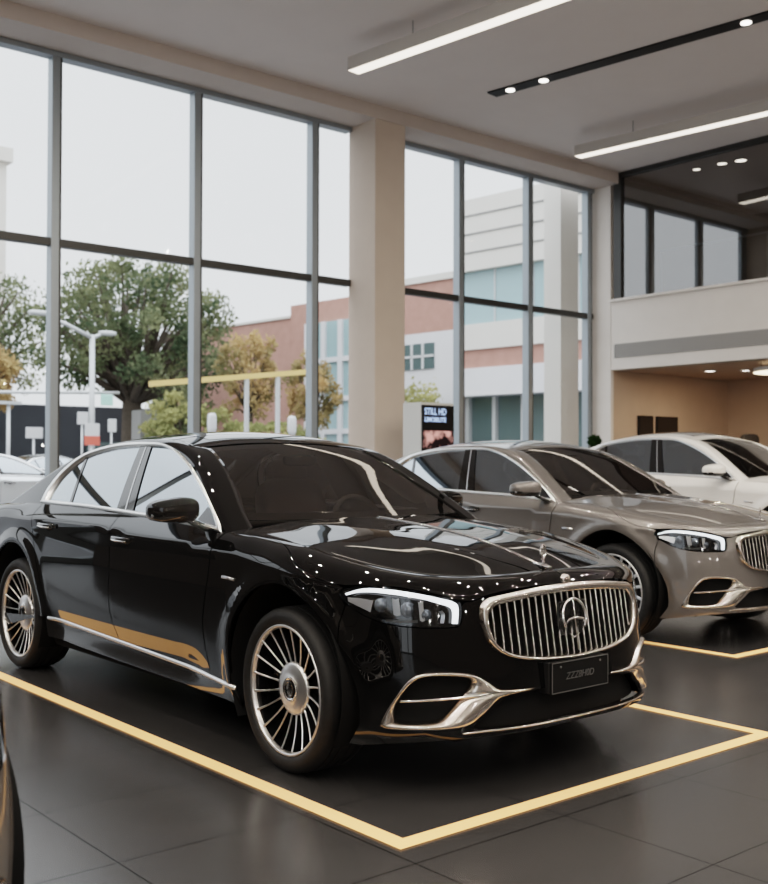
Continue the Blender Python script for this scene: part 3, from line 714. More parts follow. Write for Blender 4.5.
    sh = MB(); panel(sh, fn_top, [(-1.30, -.2), (-1.18, -.13), (-1.16, 0), (-1.18, .13), (-1.30, .2)], (), .04, -.010, 0); sh.build('sensor_shade', 'matte_black', wind)
    sh = MB()
    bo = [(-.60 + .10 * (1 - t * t), kk2(-.60) * t) for t in np.linspace(-1, 1, 25)]; bi = [(-.66 + .09 * (1 - t * t), kk2(-.66) * .985 * t) for t in np.linspace(-1, 1, 25)]
    sh.grid(np.stack([fn_top(*np.array(bo).T), fn_top(*np.array(bi).T)], 1) - [0, 0, .008]); sh.build('glass_border', 'matte_black', wind)
    ry = lambda x: float(rail_y(x)) - .06
    K = lambda x: (1 - float(sstep(-1.32, -1.26, x))) * float(sstep(-2.78, -2.68, x))
    kx = lambda x: .80 * float(rail_y(x)) + (ry(x) - .80 * float(rail_y(x))) * K(x)
    rx_ = np.linspace(-2.70, -1.297, 34)
    rf = [(float(x), -kx(x)) for x in rx_] + [(-1.297 - .035 * (1 - t * t), kx(-1.297) * t) for t in np.linspace(-1, 1, 11)[1:-1]] + [(float(x), kx(x)) for x in rx_[::-1]] + [(-2.70 + .03 * (1 - t * t), -kx(-2.70) * t) for t in np.linspace(-1, 1, 9)[1:-1]]
    q = MB(); panel(q, fn_top, rf, (), .05, 0., .012); rfo = q.build('roof', 'black_paint', root)
    q = MB(); panel(q, fn_top, [(-2.3, -.45), (-1.43, -.45), (-1.43, .45), (-2.3, .45)], (), .06, .0015, 0); q.build('sunroof', 'gloss_black', rfo)
    q = MB(); panel(q, fn_top, [(x * 1.0, y * .97) for x, y in rf], (), .12, -.035, 0); q.build('headliner', 'dark_shell', root)
    bx2 = np.linspace(-3.42, -2.712, 18)
    rg = [(float(x), -kx(x)) for x in bx2] + [(-2.712 + .03 * (1 - t * t), kx(-2.712) * t) for t in np.linspace(-1, 1, 9)[1:-1]] + [(float(x), kx(x)) for x in bx2[::-1]]
    q = MB(); panel(q, fn_top, rg, (), .06, -.004, 0); q.build('rear_window', 'side_glass', root)
    # ---------------- tail
    rows = []
    for u in np.concatenate([np.linspace(-3.36, -3.9, 16), np.linspace(-3.95, UR + .004, 36)]):
        e = body(u, wtop(u)); half = [(e[0] + (-.04) * (1 - v * v) * (1 - float(sstep(-3.4, -3.8, u)) if False else max(0, 1 - (-3.36 - u) / .4)), e[1] * v, e[2] + .028 * (1 - v * v) * float(sstep(UR, UR + .6, u))) for v in np.linspace(0, 1, 14)[:-1]]
        wt = wtop(u); wl = .886 if u < -3.705 else wt - .004
        half += [tuple(body(u, wt + (wl - wt) * t)) for t in np.linspace(0, 1, 6)]
        rows.append([(a, -b, c_) for a, b, c_ in half[::-1][:-1]] + half)
    tl = MB().grid(rows, flip=False).build('trunk_lid', 'black_paint', root)
    q = MB(); panel(q, fn_body, [(UR, .735), (UR, .882), (-4.50, .882), (-4.50, .735)][::-1], (), .05); q.mirrored().build('trunk_face', 'black_paint', tl)
    q = MB(); panel(q, fn_body, [(UR, .24), (UR, .731), (-4.495, .731), (-3.706, .755), (-3.706, .45), (-3.63, .24)][::-1], (), .05); q.mirrored().build('rear_bumper', 'black_paint', root)
    for m in (False, True):
        q = MB(); panel(q, fn_body, [(-4.495, .735), (-4.495, .882), (-3.706, .882), (-3.706, .76)][::-1], (), .05); q.build('tail_light', 'tail_red', root, mirror_y=m)
    # ---------------- hidden shell, floor, cabin
    q = MB()
    for m in (1, -1):
        us = np.linspace(UR, UF - .01, 150); wss = np.linspace(.22, .90, 12)
        P = np.array([[body(u, min(w, Z_TOP(u) - H_R(u))) * np.array([1, .955, 1]) - np.array([.03 if u > .2 else (-.03 if u < -3.6 else 0), 0, 0]) for w in wss] for u in us])
        fs = []; n_, m_ = P.shape[:2]
        for i in range(n_ - 1):
            for j in range(m_ - 1):
                c_ = (P[i, j] + P[i + 1, j + 1]) / 2
                if us[i] > .62: continue
                if min(math.hypot(c_[0] - a, c_[2] - .41) for a in (0, -WB)) < .47: continue
                fs.append((i * m_ + j, (i + 1) * m_ + j, (i + 1) * m_ + j + 1, i * m_ + j + 1))
        V = P.reshape(-1, 3) * np.array([1, m, 1]); q.add(V, fs if m > 0 else [f_[::-1] for f_ in fs])
    q.box((-1.6, 0, .24), (4.6, 1.1, .05)); q.box((-1.55, 0, .24), (2.1, 1.7, .05)); q.box((.30, 0, .55), (.85, 1.1, .50)); q.box((-3.5, 0, .6), (1.2, 1.1, .6))
    q.build('body_shell', 'dark_shell', root)
    q = MB(); q.box((.50, 0, .25), (.40, 1.0, .03)); q.build('undertray', 'matte_black', root)
    d = MB(); superell(d, (-.78, 0, .93), (.30, .76, .13), .5, .3, 14, 40); dash = d.build('dashboard', 'black_leather', root)
    d = MB(); d.box((-1.0, .0, 1.0), (.03, .34, .17)); d.build('dash_screen', 'gloss_black', dash, bevel=.01)
    sw = MB(); R_ = Matrix.Rotation(math.radians(-24), 3, 'Y')
    ctr = Vector((-1.07, .37, .99)); ring = [tuple(ctr + R_ @ Vector((0, .185 * math.cos(2 * math.pi * k / 36), .185 * math.sin(2 * math.pi * k / 36)))) for k in range(36)]
    sw.tube(ring, .016, 10, True); superell(sw, ctr, (.025, .065, .05), .6, .6, 10, 16)
    for a in (0, 180, 270): sw.tube([tuple(ctr), tuple(ctr + R_ @ Vector((0, .18 * math.cos(math.radians(a)), .18 * math.sin(math.radians(a)))))], .012, 8)
    sw.build('steering_wheel', 'black_leather', root)
    for y in (-.37, .37):
        s = MB(); superell(s, (-1.40, y, .62), (.27, .25, .10), .45, .45, 14, 28); seat = s.build('front_seat', 'brown_leather', root)
        s = MB(); superell(s, (-1.74, y, .94), (.085, .25, .33), .45, .45, 16, 28, rot=Matrix.Rotation(math.radians(-16), 3, 'Y')); s.build('backrest', 'brown_leather', seat)
        s = MB(); superell(s, (-1.83, y, 1.28), (.055, .145, .10), .5, .5, 12, 24, rot=Matrix.Rotation(math.radians(-12), 3, 'Y')); s.build('headrest', 'brown_leather', seat)
    s = MB(); superell(s, (-2.50, 0, .64), (.28, .66, .11), .4, .3, 14, 36); bench = s.build('rear_seat', 'brown_leather', root)
    s = MB(); superell(s, (-2.83, 0, .95), (.10, .66, .30), .4, .3, 14, 36, rot=Matrix.Rotation(math.radians(-20), 3, 'Y')); s.build('backrest', 'brown_leather', bench)
    for y in (-.36, .36):
        s = MB(); superell(s, (-2.93, y, 1.22), (.05, .14, .08), .5, .5, 10, 20); s.build('headrest', 'brown_leather', bench)
    s = MB(); superell(s, (-1.17, 0, 1.375), (.018, .115, .032), .5, .5, 10, 24); s.build('rear_view_mirror', 'matte_black', root)
    return root
def fit_wheels(root, proto):
    for x, sgn in ((0, -1), (0, 1), (-WB, -1), (-WB, 1)):
        w = copy_tree(proto, root); w.location = (x, sgn * .797, R_T); w.rotation_euler = (0, .13 if x == 0 else .05, (0 if sgn < 0 else math.pi) - (.04 if x == 0 else 0))
# ------------------------------------------------------------------ setting materials
def floor_mat():
    m, n, l, out = nt('floor_tile'); b = n.new('ShaderNodeBsdfPrincipled'); l.new(b.outputs[0], out.inputs[0])
    tc = n.new('ShaderNodeTexCoord'); sp = n.new('ShaderNodeSeparateXYZ'); l.new(tc.outputs['Object'], sp.inputs[0])
    def joint(src, off, per, w):
        a = n.new('ShaderNodeMath'); a.operation = 'ADD'; a.inputs[1].default_value = -off + 1000 * per; l.new(src, a.inputs[0])
        mo = n.new('ShaderNodeMath'); mo.operation = 'PINGPONG'; mo.inputs[1].default_value = per / 2; l.new(a.outputs[0], mo.inputs[0])
        lt = n.new('ShaderNodeMath'); lt.operation = 'LESS_THAN'; lt.inputs[1].default_value = w; l.new(mo.outputs[0], lt.inputs[0]); return lt.outputs[0]
    jx, jy = joint(sp.outputs[0], -.15, .655, .003), joint(sp.outputs[1], -1.95, .775, .003)
    mx = n.new('ShaderNodeMath'); mx.operation = 'MAXIMUM'; l.new(jx, mx.inputs[0]); l.new(jy, mx.inputs[1])
    nz = n.new('ShaderNodeTexNoise'); nz.inputs['Scale'].default_value = .9; nz.inputs['Detail'].default_value = 3; l.new(tc.outputs['Object'], nz.inputs[0])
    r = n.new('ShaderNodeValToRGB'); r.color_ramp.elements[0].position = .3; r.color_ramp.elements[1].position = .75
    r.color_ramp.elements[0].color = (.033, .0325, .033, 1); r.color_ramp.elements[1].color = (.040, .0385, .038, 1); l.new(nz.outputs['Fac'], r.inputs[0])
    mc = n.new('ShaderNodeMix'); mc.data_type = 'RGBA'; l.new(mx.outputs[0], mc.inputs[0]); l.new(r.outputs[0], mc.inputs[6]); mc.inputs[7].default_value = (.006, .006, .006, 1); l.new(mc.outputs[2], b.inputs['Base Color'])
    rr = n.new('ShaderNodeMapRange'); rr.inputs[3].default_value = .24; rr.inputs[4].default_value = .27; l.new(nz.outputs['Fac'], rr.inputs[0]); l.new(rr.outputs[0], b.inputs['Roughness'])
    b.inputs['Specular IOR Level'].default_value = .95
    sm = n.new('ShaderNodeMapRange'); sm.inputs[3].default_value = .95; sm.inputs[4].default_value = .25; l.new(mx.outputs[0], sm.inputs[0]); l.new(sm.outputs[0], b.inputs['Specular IOR Level'])
    return m
floor_mat()
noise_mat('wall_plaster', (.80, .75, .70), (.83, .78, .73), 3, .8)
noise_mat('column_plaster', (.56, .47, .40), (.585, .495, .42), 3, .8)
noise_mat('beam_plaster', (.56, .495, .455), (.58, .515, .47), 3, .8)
noise_mat('ceiling_plaster', (.76, .70, .67), (.78, .72, .69), 2, .9)
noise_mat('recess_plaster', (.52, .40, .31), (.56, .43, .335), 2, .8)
noise_mat('dark_wall', (.10, .085, .075), (.12, .10, .088), 2, .8)
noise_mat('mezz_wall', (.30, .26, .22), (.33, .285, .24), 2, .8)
principled('frame_metal', (.30, .335, .36), .38, .55)
principled('dark_metal', (.05, .05, .048), .4, .3)
principled('vent_metal', (.23, .225, .215), .5)
principled('fixture_metal', (.50, .47, .44), .5)
principled('tape_orange', (.85, .46, .18), .5, emit=(1., .52, .19), estr=.36)  # faint glow added to the tape so it stays bright in shade
emis('warm_tube', (1.0, .88, .74), 1.7)
emis('spot_face', (1.0, .93, .84), 4.0)
emis('ring_tube', (1.0, .80, .55), 2.2)
principled('track_black', (.004, .004, .004), .6)
principled('screen_black', (.006, .008, .010), .15)
emis('screen_text', (.45, .62, 1.0), .75)
m_ = emis('screen_picture', (.42, .17, .14), .8); _n, _l = m_.node_tree.nodes, m_.node_tree.links
_t = _n.new('ShaderNodeTexCoord'); _z = _n.new('ShaderNodeTexNoise'); _z.inputs['Scale'].default_value = 5.5; _r = _n.new('ShaderNodeValToRGB'); _r.color_ramp.elements[0].position = .42; _r.color_ramp.elements[0].color = (.012, .008, .008, 1); _r.color_ramp.elements[1].position = .62; _r.color_ramp.elements[1].color = (.62, .30, .26, 1)
_l.new(_t.outputs['Object'], _z.inputs[0]); _l.new(_z.outputs['Fac'], _r.inputs[0]); _l.new(_r.outputs[0], [q for q in _n if q.type == 'EMISSION'][0].inputs[0])
principled('kiosk_white', (.62, .62, .60), .4)
noise_mat('asphalt', (.16, .16, .165), (.20, .20, .20), 1.2, .85)
noise_mat('brick', (.40, .22, .175), (.46, .26, .21), 2.5, .85)
noise_mat('cream_panel', (.66, .63, .58), (.70, .67, .62), .6, .8)
noise_mat('pale_panel', (.66, .65, .66), (.70, .69, .70), .6, .8)
noise_mat('dark_facade', (.028, .031, .036), (.036, .040, .046), .8, .7)
principled('facade_glass', (.32, .45, .47), .12, 0, .3)
principled('dark_glass', (.10, .14, .14), .12, 0, .3)
principled('pale_metal', (.55, .56, .56), .5, .2)
principled('sign_white', (.60, .60, .60), .6)
principled('sign_red', (.65, .13, .09), .6)
principled('sign_green', (.45, .72, .62), .6)
principled('barrier_yellow', (.72, .52, .20), .6)
noise_mat('bark', (.07, .055, .042), (.10, .08, .06), 6, .9)
def leaf_mat(name, c1, c2):
    m, n, l, out = nt(name)
    tc = n.new('ShaderNodeTexCoord'); nz = n.new('ShaderNodeTexNoise'); nz.inputs['Scale'].default_value = .55; nz.inputs['Detail'].default_value = 3
    r = n.new('ShaderNodeValToRGB'); r.color_ramp.elements[0].position = .38; r.color_ramp.elements[1].position = .62; r.color_ramp.elements[0].color = (*c1, 1); r.color_ramp.elements[1].color = (*c2, 1)
    d = n.new('ShaderNodeBsdfDiffuse'); t = n.new('ShaderNodeBsdfTranslucent'); mx = n.new('ShaderNodeMixShader'); mx.inputs[0].default_value = .35
    l.new(tc.outputs['Object'], nz.inputs[0]); l.new(nz.outputs['Fac'], r.inputs[0]); l.new(r.outputs[0], d.inputs[0]); l.new(r.outputs[0], t.inputs[0]); l.new(d.outputs[0], mx.inputs[1]); l.new(t.outputs[0], mx.inputs[2]); l.new(mx.outputs[0], out.inputs[0])
leaf_mat('oak_leaf', (.075, .10, .060), (.25, .26, .145))  # outdoor leaf colours lightened and greyed to stand in for haze
leaf_mat('autumn_leaf', (.22, .20, .10), (.55, .38, .19))
leaf_mat('orange_leaf', (.38, .25, .13), (.52, .40, .20))
leaf_mat('bush_leaf', (.24, .25, .11), (.50, .47, .22))
leaf_mat('plant_leaf', (.015, .04, .012), (.04, .08, .025))
principled('clay', (.10, .09, .085), .6)
S = lambda o, name=None: tag(o, kind='structure')
XW, YR, ZC_ = -11.46, 15.36, 7.72
# ------------------------------------------------------------------ room shell
S(MB().box((2.0, 3.0, -.1), (29.0, 36.4, .2)).build('floor', 'floor_tile'))
S(MB().box((.2, 3.0, ZC_ + .1), (23.6, 36.4, .2)).build('ceiling', 'ceiling_plaster'))
# window wall: header beam, low kerb, column
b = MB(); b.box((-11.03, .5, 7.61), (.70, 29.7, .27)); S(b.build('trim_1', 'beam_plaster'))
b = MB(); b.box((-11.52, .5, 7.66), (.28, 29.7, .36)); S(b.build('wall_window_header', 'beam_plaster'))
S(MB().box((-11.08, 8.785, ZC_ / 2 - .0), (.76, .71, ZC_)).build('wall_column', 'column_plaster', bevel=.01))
S(MB().box((-11.2, 15.41, ZC_ / 2), (.56, .10, ZC_)).build('wall_corner_pier', 'wall_plaster'))
def glazing(name, ys, y0, y1, x=XW, ztop=7.40, zmid=4.60):
    root = bpy.data.objects.new(name, None); COL.objects.link(root); S(root)
    f = MB(); f.box((x, (y0 + y1) / 2, ztop + .10), (.20, y1 - y0, .22)); f.box((x, (y0 + y1) / 2, .07), (.20, y1 - y0, .14)); f.build('window_frame', 'frame_metal', root, bevel=.008)
    t = MB(); t.box((x, (y0 + y1) / 2, zmid + .02), (.14, y1 - y0, .12)); t.build('transom', 'dark_metal', root, bevel=.006)
    for y in ys:
        m_ = MB(); m_.box((x, y, ztop / 2), (.18, .125, ztop)); mu = m_.build('mullion', 'frame_metal', root, bevel=.008)
        m_ = MB(); m_.box((x + .055, y + .075, ztop / 2), (.06, .035, ztop)); m_.build('mullion_fin', 'dark_metal', mu)
    e = sorted(set([y0] + list(ys) + [y1]))
    for a, c in zip(e[:-1], e[1:]):
        for z0, z1 in ((.14, zmid), (zmid + .08, ztop)):
            p = MB(); p.add([(x - .02, a, z0), (x - .02, c, z0), (x - .02, c, z1), (x - .02, a, z1)], [(0, 1, 2, 3)], None, False); p.build('window_pane', 'window_glass', root)
    return root
ysl = [7.60, 5.225, 2.82, .43, -1.96, -4.35, -6.74, -9.13, -11.52]
glazing('window_1', ysl, -14.2, 8.43)
glazing('window_2', [9.25, 11.22, 13.25, 15.20], 9.14, 15.38)
# far left side: glazed as well
def glazing_y(name, y, xs, x0, x1, ztop=7.40, zmid=4.6):
    root = bpy.data.objects.new(name, None); COL.objects.link(root); S(root)
    f = MB(); f.box(((x0 + x1) / 2, y, ztop + .15), (x1 - x0, .2, .34)); f.box(((x0 + x1) / 2, y, .07), (x1 - x0, .2, .14)); f.box(((x0 + x1) / 2, y, zmid + .02), (x1 - x0, .14, .12))
    for x in xs: f.box((x, y, ztop / 2), (.125, .18, ztop))
    f.build('window_frame', 'frame_metal', root)
    p = MB(); p.add([(x0, y - .02, .14), (x1, y - .02, .14), (x1, y - .02, ztop), (x0, y - .02, ztop)], [(0, 1, 2, 3)], None, False); p.build('window_pane', 'window_glass', root)
glazing_y('window_3', -14.2, [6.4, 8.2, 10.0], 4.6, 11.8)
S(MB().box((-3.5, -14.3, ZC_ / 2), (16.2, .2, ZC_)).build('wall_left', 'dark_wall'))
S(MB().box((12.1, 3.0, ZC_ / 2), (.2, 36.4, ZC_)).build('wall_front', 'dark_wall'))
S(MB().box((-7.2, -5.4, 1.5), (8.2, .2, 3.0)).build('wall_added_for_reflection', 'dark_wall'))  # unseen wall, added to darken the reflections in the black doors
# right wall with mezzanine and recess below
b = MB(); b.box((.55, YR + .15, 4.14), (22.9, .30, 1.50)); S(b.build('wall_right', 'wall_plaster'))
S(MB().box((.55, YR + .13, 4.915), (22.9, .42, .05)).build('trim_2', 'wall_plaster'))
v = MB(); v.box((-.2, YR - .005, 3.80), (21.2, .03, .30))
vent = v.build('wall_vent', 'vent_metal'); tag(vent, 'long grey slotted air vent in the white band above the recess', 'vent')
v = MB()
for k in range(7): v.box((-.2, YR - .022, 3.675 + k * .042), (21.1, .012, .012))
v.build('vent_slats', 'fixture_metal', vent)
S(MB().box((-11.05, 17.95, 1.70), (.22, 4.98, 3.4)).build('wall_recess_side', 'recess_plaster'))
S(MB().box((.5, 20.15, 1.70), (23, .24, 3.4)).build('wall_recess_back', 'recess_plaster'))
S(MB().box((.5, 18.0, 3.49), (23, 4.9, .20)).build('ceiling_recess', 'recess_plaster'))
# mezzanine room
S(MB().box((.5, 18.9, 4.80), (23, 6.6, .16)).build('floor_mezzanine', 'dark_wall'))
S(MB().box((-11.05, 18.9, 6.3), (.22, 6.6, 2.85)).build('wall_mezzanine_side', 'mezz_wall'))
S(MB().box((.5, 22.2, 6.3), (23, .2, 2.85)).build('wall_mezzanine_back', 'mezz_wall'))
S(MB().box((.5, 18.9, 7.80), (23, 6.6, .14)).build('ceiling_mezzanine', 'mezz_wall'))
win = bpy.data.objects.new('window_4', None); COL.objects.link(win); S(win)
b = MB(); b.box((-10.72, YR + .05, 6.31), (.20, .14, 2.78)); b.box((.6, YR + .05, 7.665), (22.8, .14, .10)); b.build('window_frame', 'dark_metal', win)
b = MB(); b.add([(-10.62, YR + .04, 4.93), (12, YR + .04, 4.93), (12, YR + .04, 7.64), (-10.62, YR + .04, 7.64)], [(0, 1, 2, 3)], None, False); b.build('window_pane', 'mezzanine_glass', win)
rl = thing('mezzanine_railing', 'thin metal handrail behind the upper floor glass', 'railing', (-10.9, 16.5, 4.88))
MB().tube([(.4, 0, 1.22), (12, 0, 1.22)], .025, 8).build('rail', 'pale_metal', rl)
for k in range(5):
    MB().tube([(.5 + 2.6 * k, 0, 0), (.5 + 2.6 * k, 0, 1.2)], .018, 8).build('post', 'pale_metal', rl)
def spot(x, y, z, label, group, r=.13):
    t = thing('recessed_spotlight', label, 'light', (x, y, z), 0, group)
    MB().lathe([(r * 1.25, 0), (r * 1.25, -.015), (r, -.02), (r, -.005)], 28, 'z').build('trim_ring', 'fixture_metal', t)
    MB().lathe([(.0001, -.012), (r, -.012)], 28, 'z').build('lens', 'spot_face', t)
    return t
spot(-9.42, 16.42, 7.73, 'small round ceiling spotlight upstairs, left of three behind the glass', 'spotlights upstairs', .085)
spot(-8.81, 16.44, 7.73, 'small round ceiling spotlight upstairs, middle of three behind the glass', 'spotlights upstairs', .10)
spot(-8.42, 16.53, 7.73, 'small round ceiling spotlight upstairs, right of three behind the glass', 'spotlights upstairs', .12)
spot(-9.545, 17.10, 3.39, 'left small round spotlight in the recess ceiling', 'spotlights in the recess', .12)
spot(-8.95, 17.55, 3.39, 'right small round spotlight in the recess ceiling beside the ring lamp', 'spotlights in the recess', .10)
rg = thing('pendant_ring_lamp', 'glowing warm ring shaped lamp under the recess ceiling', 'lamp', (-7.15, 16.60, 3.22))
MB().lathe([(.80, -.03), (.90, -.03), (.90, .05), (.80, .05)], 64, 'z', closed=True).build('ring', 'fixture_metal', rg)
MB().lathe([(.80, -.035), (.90, -.035)], 64, 'z').build('diffuser', 'ring_tube', rg); MB().lathe([(.795, -.03), (.795, .04)], 64, 'z').build('diffuser', 'ring_tube', rg)
for k in range(3):
    a = 2 * math.pi * k / 3; MB().tube([(.85 * math.cos(a), .85 * math.sin(a), .05), (.85 * math.cos(a), .85 * math.sin(a), .166)], .006, 6).build('wire', 'dark_metal', rg)
for y0, y1, lb in ((16.34, 16.90, 'narrow black panel on the brown recess wall, left of the pair'), (17.02, 17.85, 'wide black panel on the brown recess wall, right of the pair')):
    p = MB().box((-10.92, (y0 + y1) / 2, 1.98), (.05, y1 - y0, .88)); o = p.build('wall_screen', 'screen_black', bevel=.006); tag(o, lb, 'screen', 'panels on the recess wall')
    q = MB().box((-10.893, (y0 + y1) / 2, 1.98), (.012, y1 - y0 - .05, .83)); q.build('screen_glass', 'gloss_black', o)
# dark lounge chairs at the back of the recess
def chair(x, y, label):
    t = thing('high_back_chair', label, 'chair', (x, y, 0), math.radians(-35), 'chairs in the recess')
    s = MB(); superell(s, (0, 0, 1.72), (.10, .22, .30), .5, .5, 12, 24); s.build('backrest', 'black_leather', t)
    s = MB(); superell(s, (.2, 0, 1.05), (.25, .24, .08), .5, .5, 10, 24); s.build('seat', 'black_leather', t)
    s = MB(); s.bar((-.03, 0, 1.0), (-.02, 0, 1.5), .12, .04); s.build('back_support', 'dark_metal', t)
    s = MB(); s.tube([(.2, 0, 1.0), (.2, 0, .05)], .03, 10); s.build('column', 'dark_metal', t)
    s = MB(); s.lathe([(.0001, .05), (.2, .04), (.24, .02), (.24, 0), (.0001, 0)], 24, 'z', (.2, 0, 0)); s.build('base', 'dark_metal', t)
chair(-9.43, 18.5, 'tall black bar chair at the back of the recess, head showing above the white car')
# ------------------------------------------------------------------ ceiling lights
def pendant(a, d, L, label):
    a = Vector(a); d = Vector(d).normalized(); rz = math.atan2(d.y, d.x)
    t = thing('linear_pendant', label, 'light', a, rz, 'linear pendant lights')
    MB().box((L / 2, 0, .095), (L, .24, .20)).build('housing', 'fixture_metal', t, bevel=.004)
    MB().box((L / 2, 0, -.004), (L - .01, .215, .012)).build('diffuser', 'warm_tube', t)
    for x in (1.22, 4.1): MB().tube([(x, 0, .19), (x, 0, ZC_ - a.z)], .006, 6).build('wire', 'dark_metal', t)
pendant((-8.76, 6.39, 7.28), (3.66, .40, 0), 5.2, 'long grey linear pendant lamp hung in front of the plaster column')
pendant((-9.49, 12.52, 7.28), (3.79, .40, 0), 5.2, 'long linear pendant lamp in front of the upper floor glass')
tr = thing('track_light', 'black recessed ceiling track with round white spots', 'light', (-8.96, 9.60, ZC_), math.atan2(.62, 4.83))
MB().box((4.5, 0, -.012), (9.0, .26, .03)).build('track', 'track_black', tr)
for x in (.39, 1.07, 4.55, 7.8):
    MB().lathe([(.0001, -.034), (.062, -.034), (.068, -.040), (.075, -.038), (.075, -.02)], 24, 'z', (x, 0, 0)).build('spot', 'spot_face', tr)
# lamps that light the hall (disk lights; ceiling grid and wall row are unseen additions)
def disk(name, x, y, z, power, r, col=(1, .86, .70), spread=180):
    d = bpy.data.lights.new(name, 'AREA'); d.shape = 'DISK'; d.size = 2 * r; d.energy = power; d.color = col; d.spread = math.radians(spread)
    o = bpy.data.objects.new(name, d); o.location = (x, y, z); COL.objects.link(o); return o
k = 0
for i in range(9):
    for j in range(10):
        x, y = -5.6 + 2.05 * i, -12.0 + 2.7 * j
        if x < -2.6 and y > 3: continue
        disk('unseen_ceiling_spotlight', x + .6 * math.sin(7.3 * k), y + .8 * math.cos(5.1 * k), ZC_ - .02, 26, .045, (1, .91, .80)); k += 1  # unseen ceiling spots, added for hall light and glints in the paint
for i in range(26):
    o = disk('added_sparkle_light', 11.6, -11 + .95 * i + .5 * math.sin(3.7 * i), 3.4 + 1.5 * math.sin(2.3 * i), 6, .06, (1, .93, .84)); o.rotation_euler = (0, math.radians(90), 0)  # unseen small lights, added to put sparkles on the car fronts
for x in (-9.0, -6.6, -4.2, -1.8, .6): disk('recess_downlight', x, 17.2, 3.36, 16, .08, (1, .74, .48))
for x in (-8.4, -5, -1.5): disk('mezzanine_downlight', x, 18, 7.7, 5, .08, (1, .82, .6))
# ------------------------------------------------------------------ floor tape outlines
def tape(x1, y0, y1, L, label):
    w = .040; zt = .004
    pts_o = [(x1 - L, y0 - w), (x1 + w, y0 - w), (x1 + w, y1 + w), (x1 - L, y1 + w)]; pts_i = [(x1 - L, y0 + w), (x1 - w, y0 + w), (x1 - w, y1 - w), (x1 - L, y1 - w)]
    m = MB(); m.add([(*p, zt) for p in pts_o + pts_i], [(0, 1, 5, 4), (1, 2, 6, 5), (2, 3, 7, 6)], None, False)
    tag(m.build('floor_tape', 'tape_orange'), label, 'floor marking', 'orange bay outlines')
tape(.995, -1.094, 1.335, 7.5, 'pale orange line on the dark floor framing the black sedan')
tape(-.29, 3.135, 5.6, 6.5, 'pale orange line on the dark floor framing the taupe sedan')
# ------------------------------------------------------------------ kiosk and plant
kz = thing('digital_kiosk', 'white kiosk with a black screen by the window, behind the taupe car', 'kiosk', (-9.73, 8.83, 0))
MB().box((0, 0, 1.185), (.46, .76, 2.37)).build('cabinet', 'kiosk_white', kz, bevel=.01)
sc_ = MB().box((.24, .0, 1.75), (.03, .74, 1.15)).build('screen', 'screen_black', kz, bevel=.004)
MB().box((.258, -.0, 1.74), (.006, .70, .30)).build('screen_picture', 'screen_picture', sc_)
for body_, sz, z in (('STILL HD', .155, 2.165), ('LIMOBILITE', .105, 2.045)):
    cu = bpy.data.curves.new('t', 'FONT'); cu.body = body_; cu.size = sz; cu.extrude = .001; cu.offset = .004; cu.align_x = 'LEFT'
    to = bpy.data.objects.new('tmp', cu); COL.objects.link(to); dg = bpy.context.evaluated_depsgraph_get(); me = bpy.data.meshes.new_from_object(to.evaluated_get(dg)); bpy.data.objects.remove(to)
    wd = max(v.co.x for v in me.vertices); me.transform(Matrix(((0, 0, 1, .259), (.50 / wd, 0, 0, -.32), (0, 1, 0, z), (0, 0, 0, 1)))); me.materials.clear(); me.materials.append(MATS['screen_text']); link(bpy.data.objects.new('lettering', me), sc_)
pp = thing('potted_plant', 'dark green rounded potted plant by the white corner pier', 'plant', (-10.45, 14.22, 0))
MB().lathe([(.0001, 0), (.22, 0), (.30, .55), (.28, .56), (.26, .50), (.0001, .50)], 32, 'z').build('pot', 'clay', pp)
MB().tube([(0, 0, .5), (.02, .01, 1.2), (0, 0, 1.75)], [.03, .025, .02], 8).build('stem', 'bark', pp)
def leaves(mb, c, rad, n, size, rnd):
    for _ in range(n):
        while True:
            p = Vector((rnd.uniform(-1, 1), rnd.uniform(-1, 1), rnd.uniform(-1, 1)))
            if p.length <= 1: break
        p = p * (.55 + .45 * rnd.random()); c2 = Vector(c) + Vector((p.x * rad[0], p.y * rad[1], p.z * rad[2]))
        u = Vector((rnd.gauss(0, 1), rnd.gauss(0, 1), rnd.gauss(0, .6))).normalized(); w = u.orthogonal().normalized(); w.rotate(Matrix.Rotation(rnd.uniform(0, 6.28), 3, u)); s_ = size * rnd.uniform(.6, 1.3)
        a = u.cross(w)
        mb.add([c2 - w * s_ * .5, c2 + a * s_ * .3, c2 + w * s_ * .5, c2 - a * s_ * .3], [(0, 1, 2, 3)], None, False)
rnd = random.Random(3)
lf = MB(); leaves(lf, (0, 0, 1.80), (.16, .16, .13), 500, .09, rnd); leaves(lf, (-.06, .10, 1.72), (.12, .12, .10), 200, .09, rnd); lf.build('foliage', 'plant_leaf', pp)
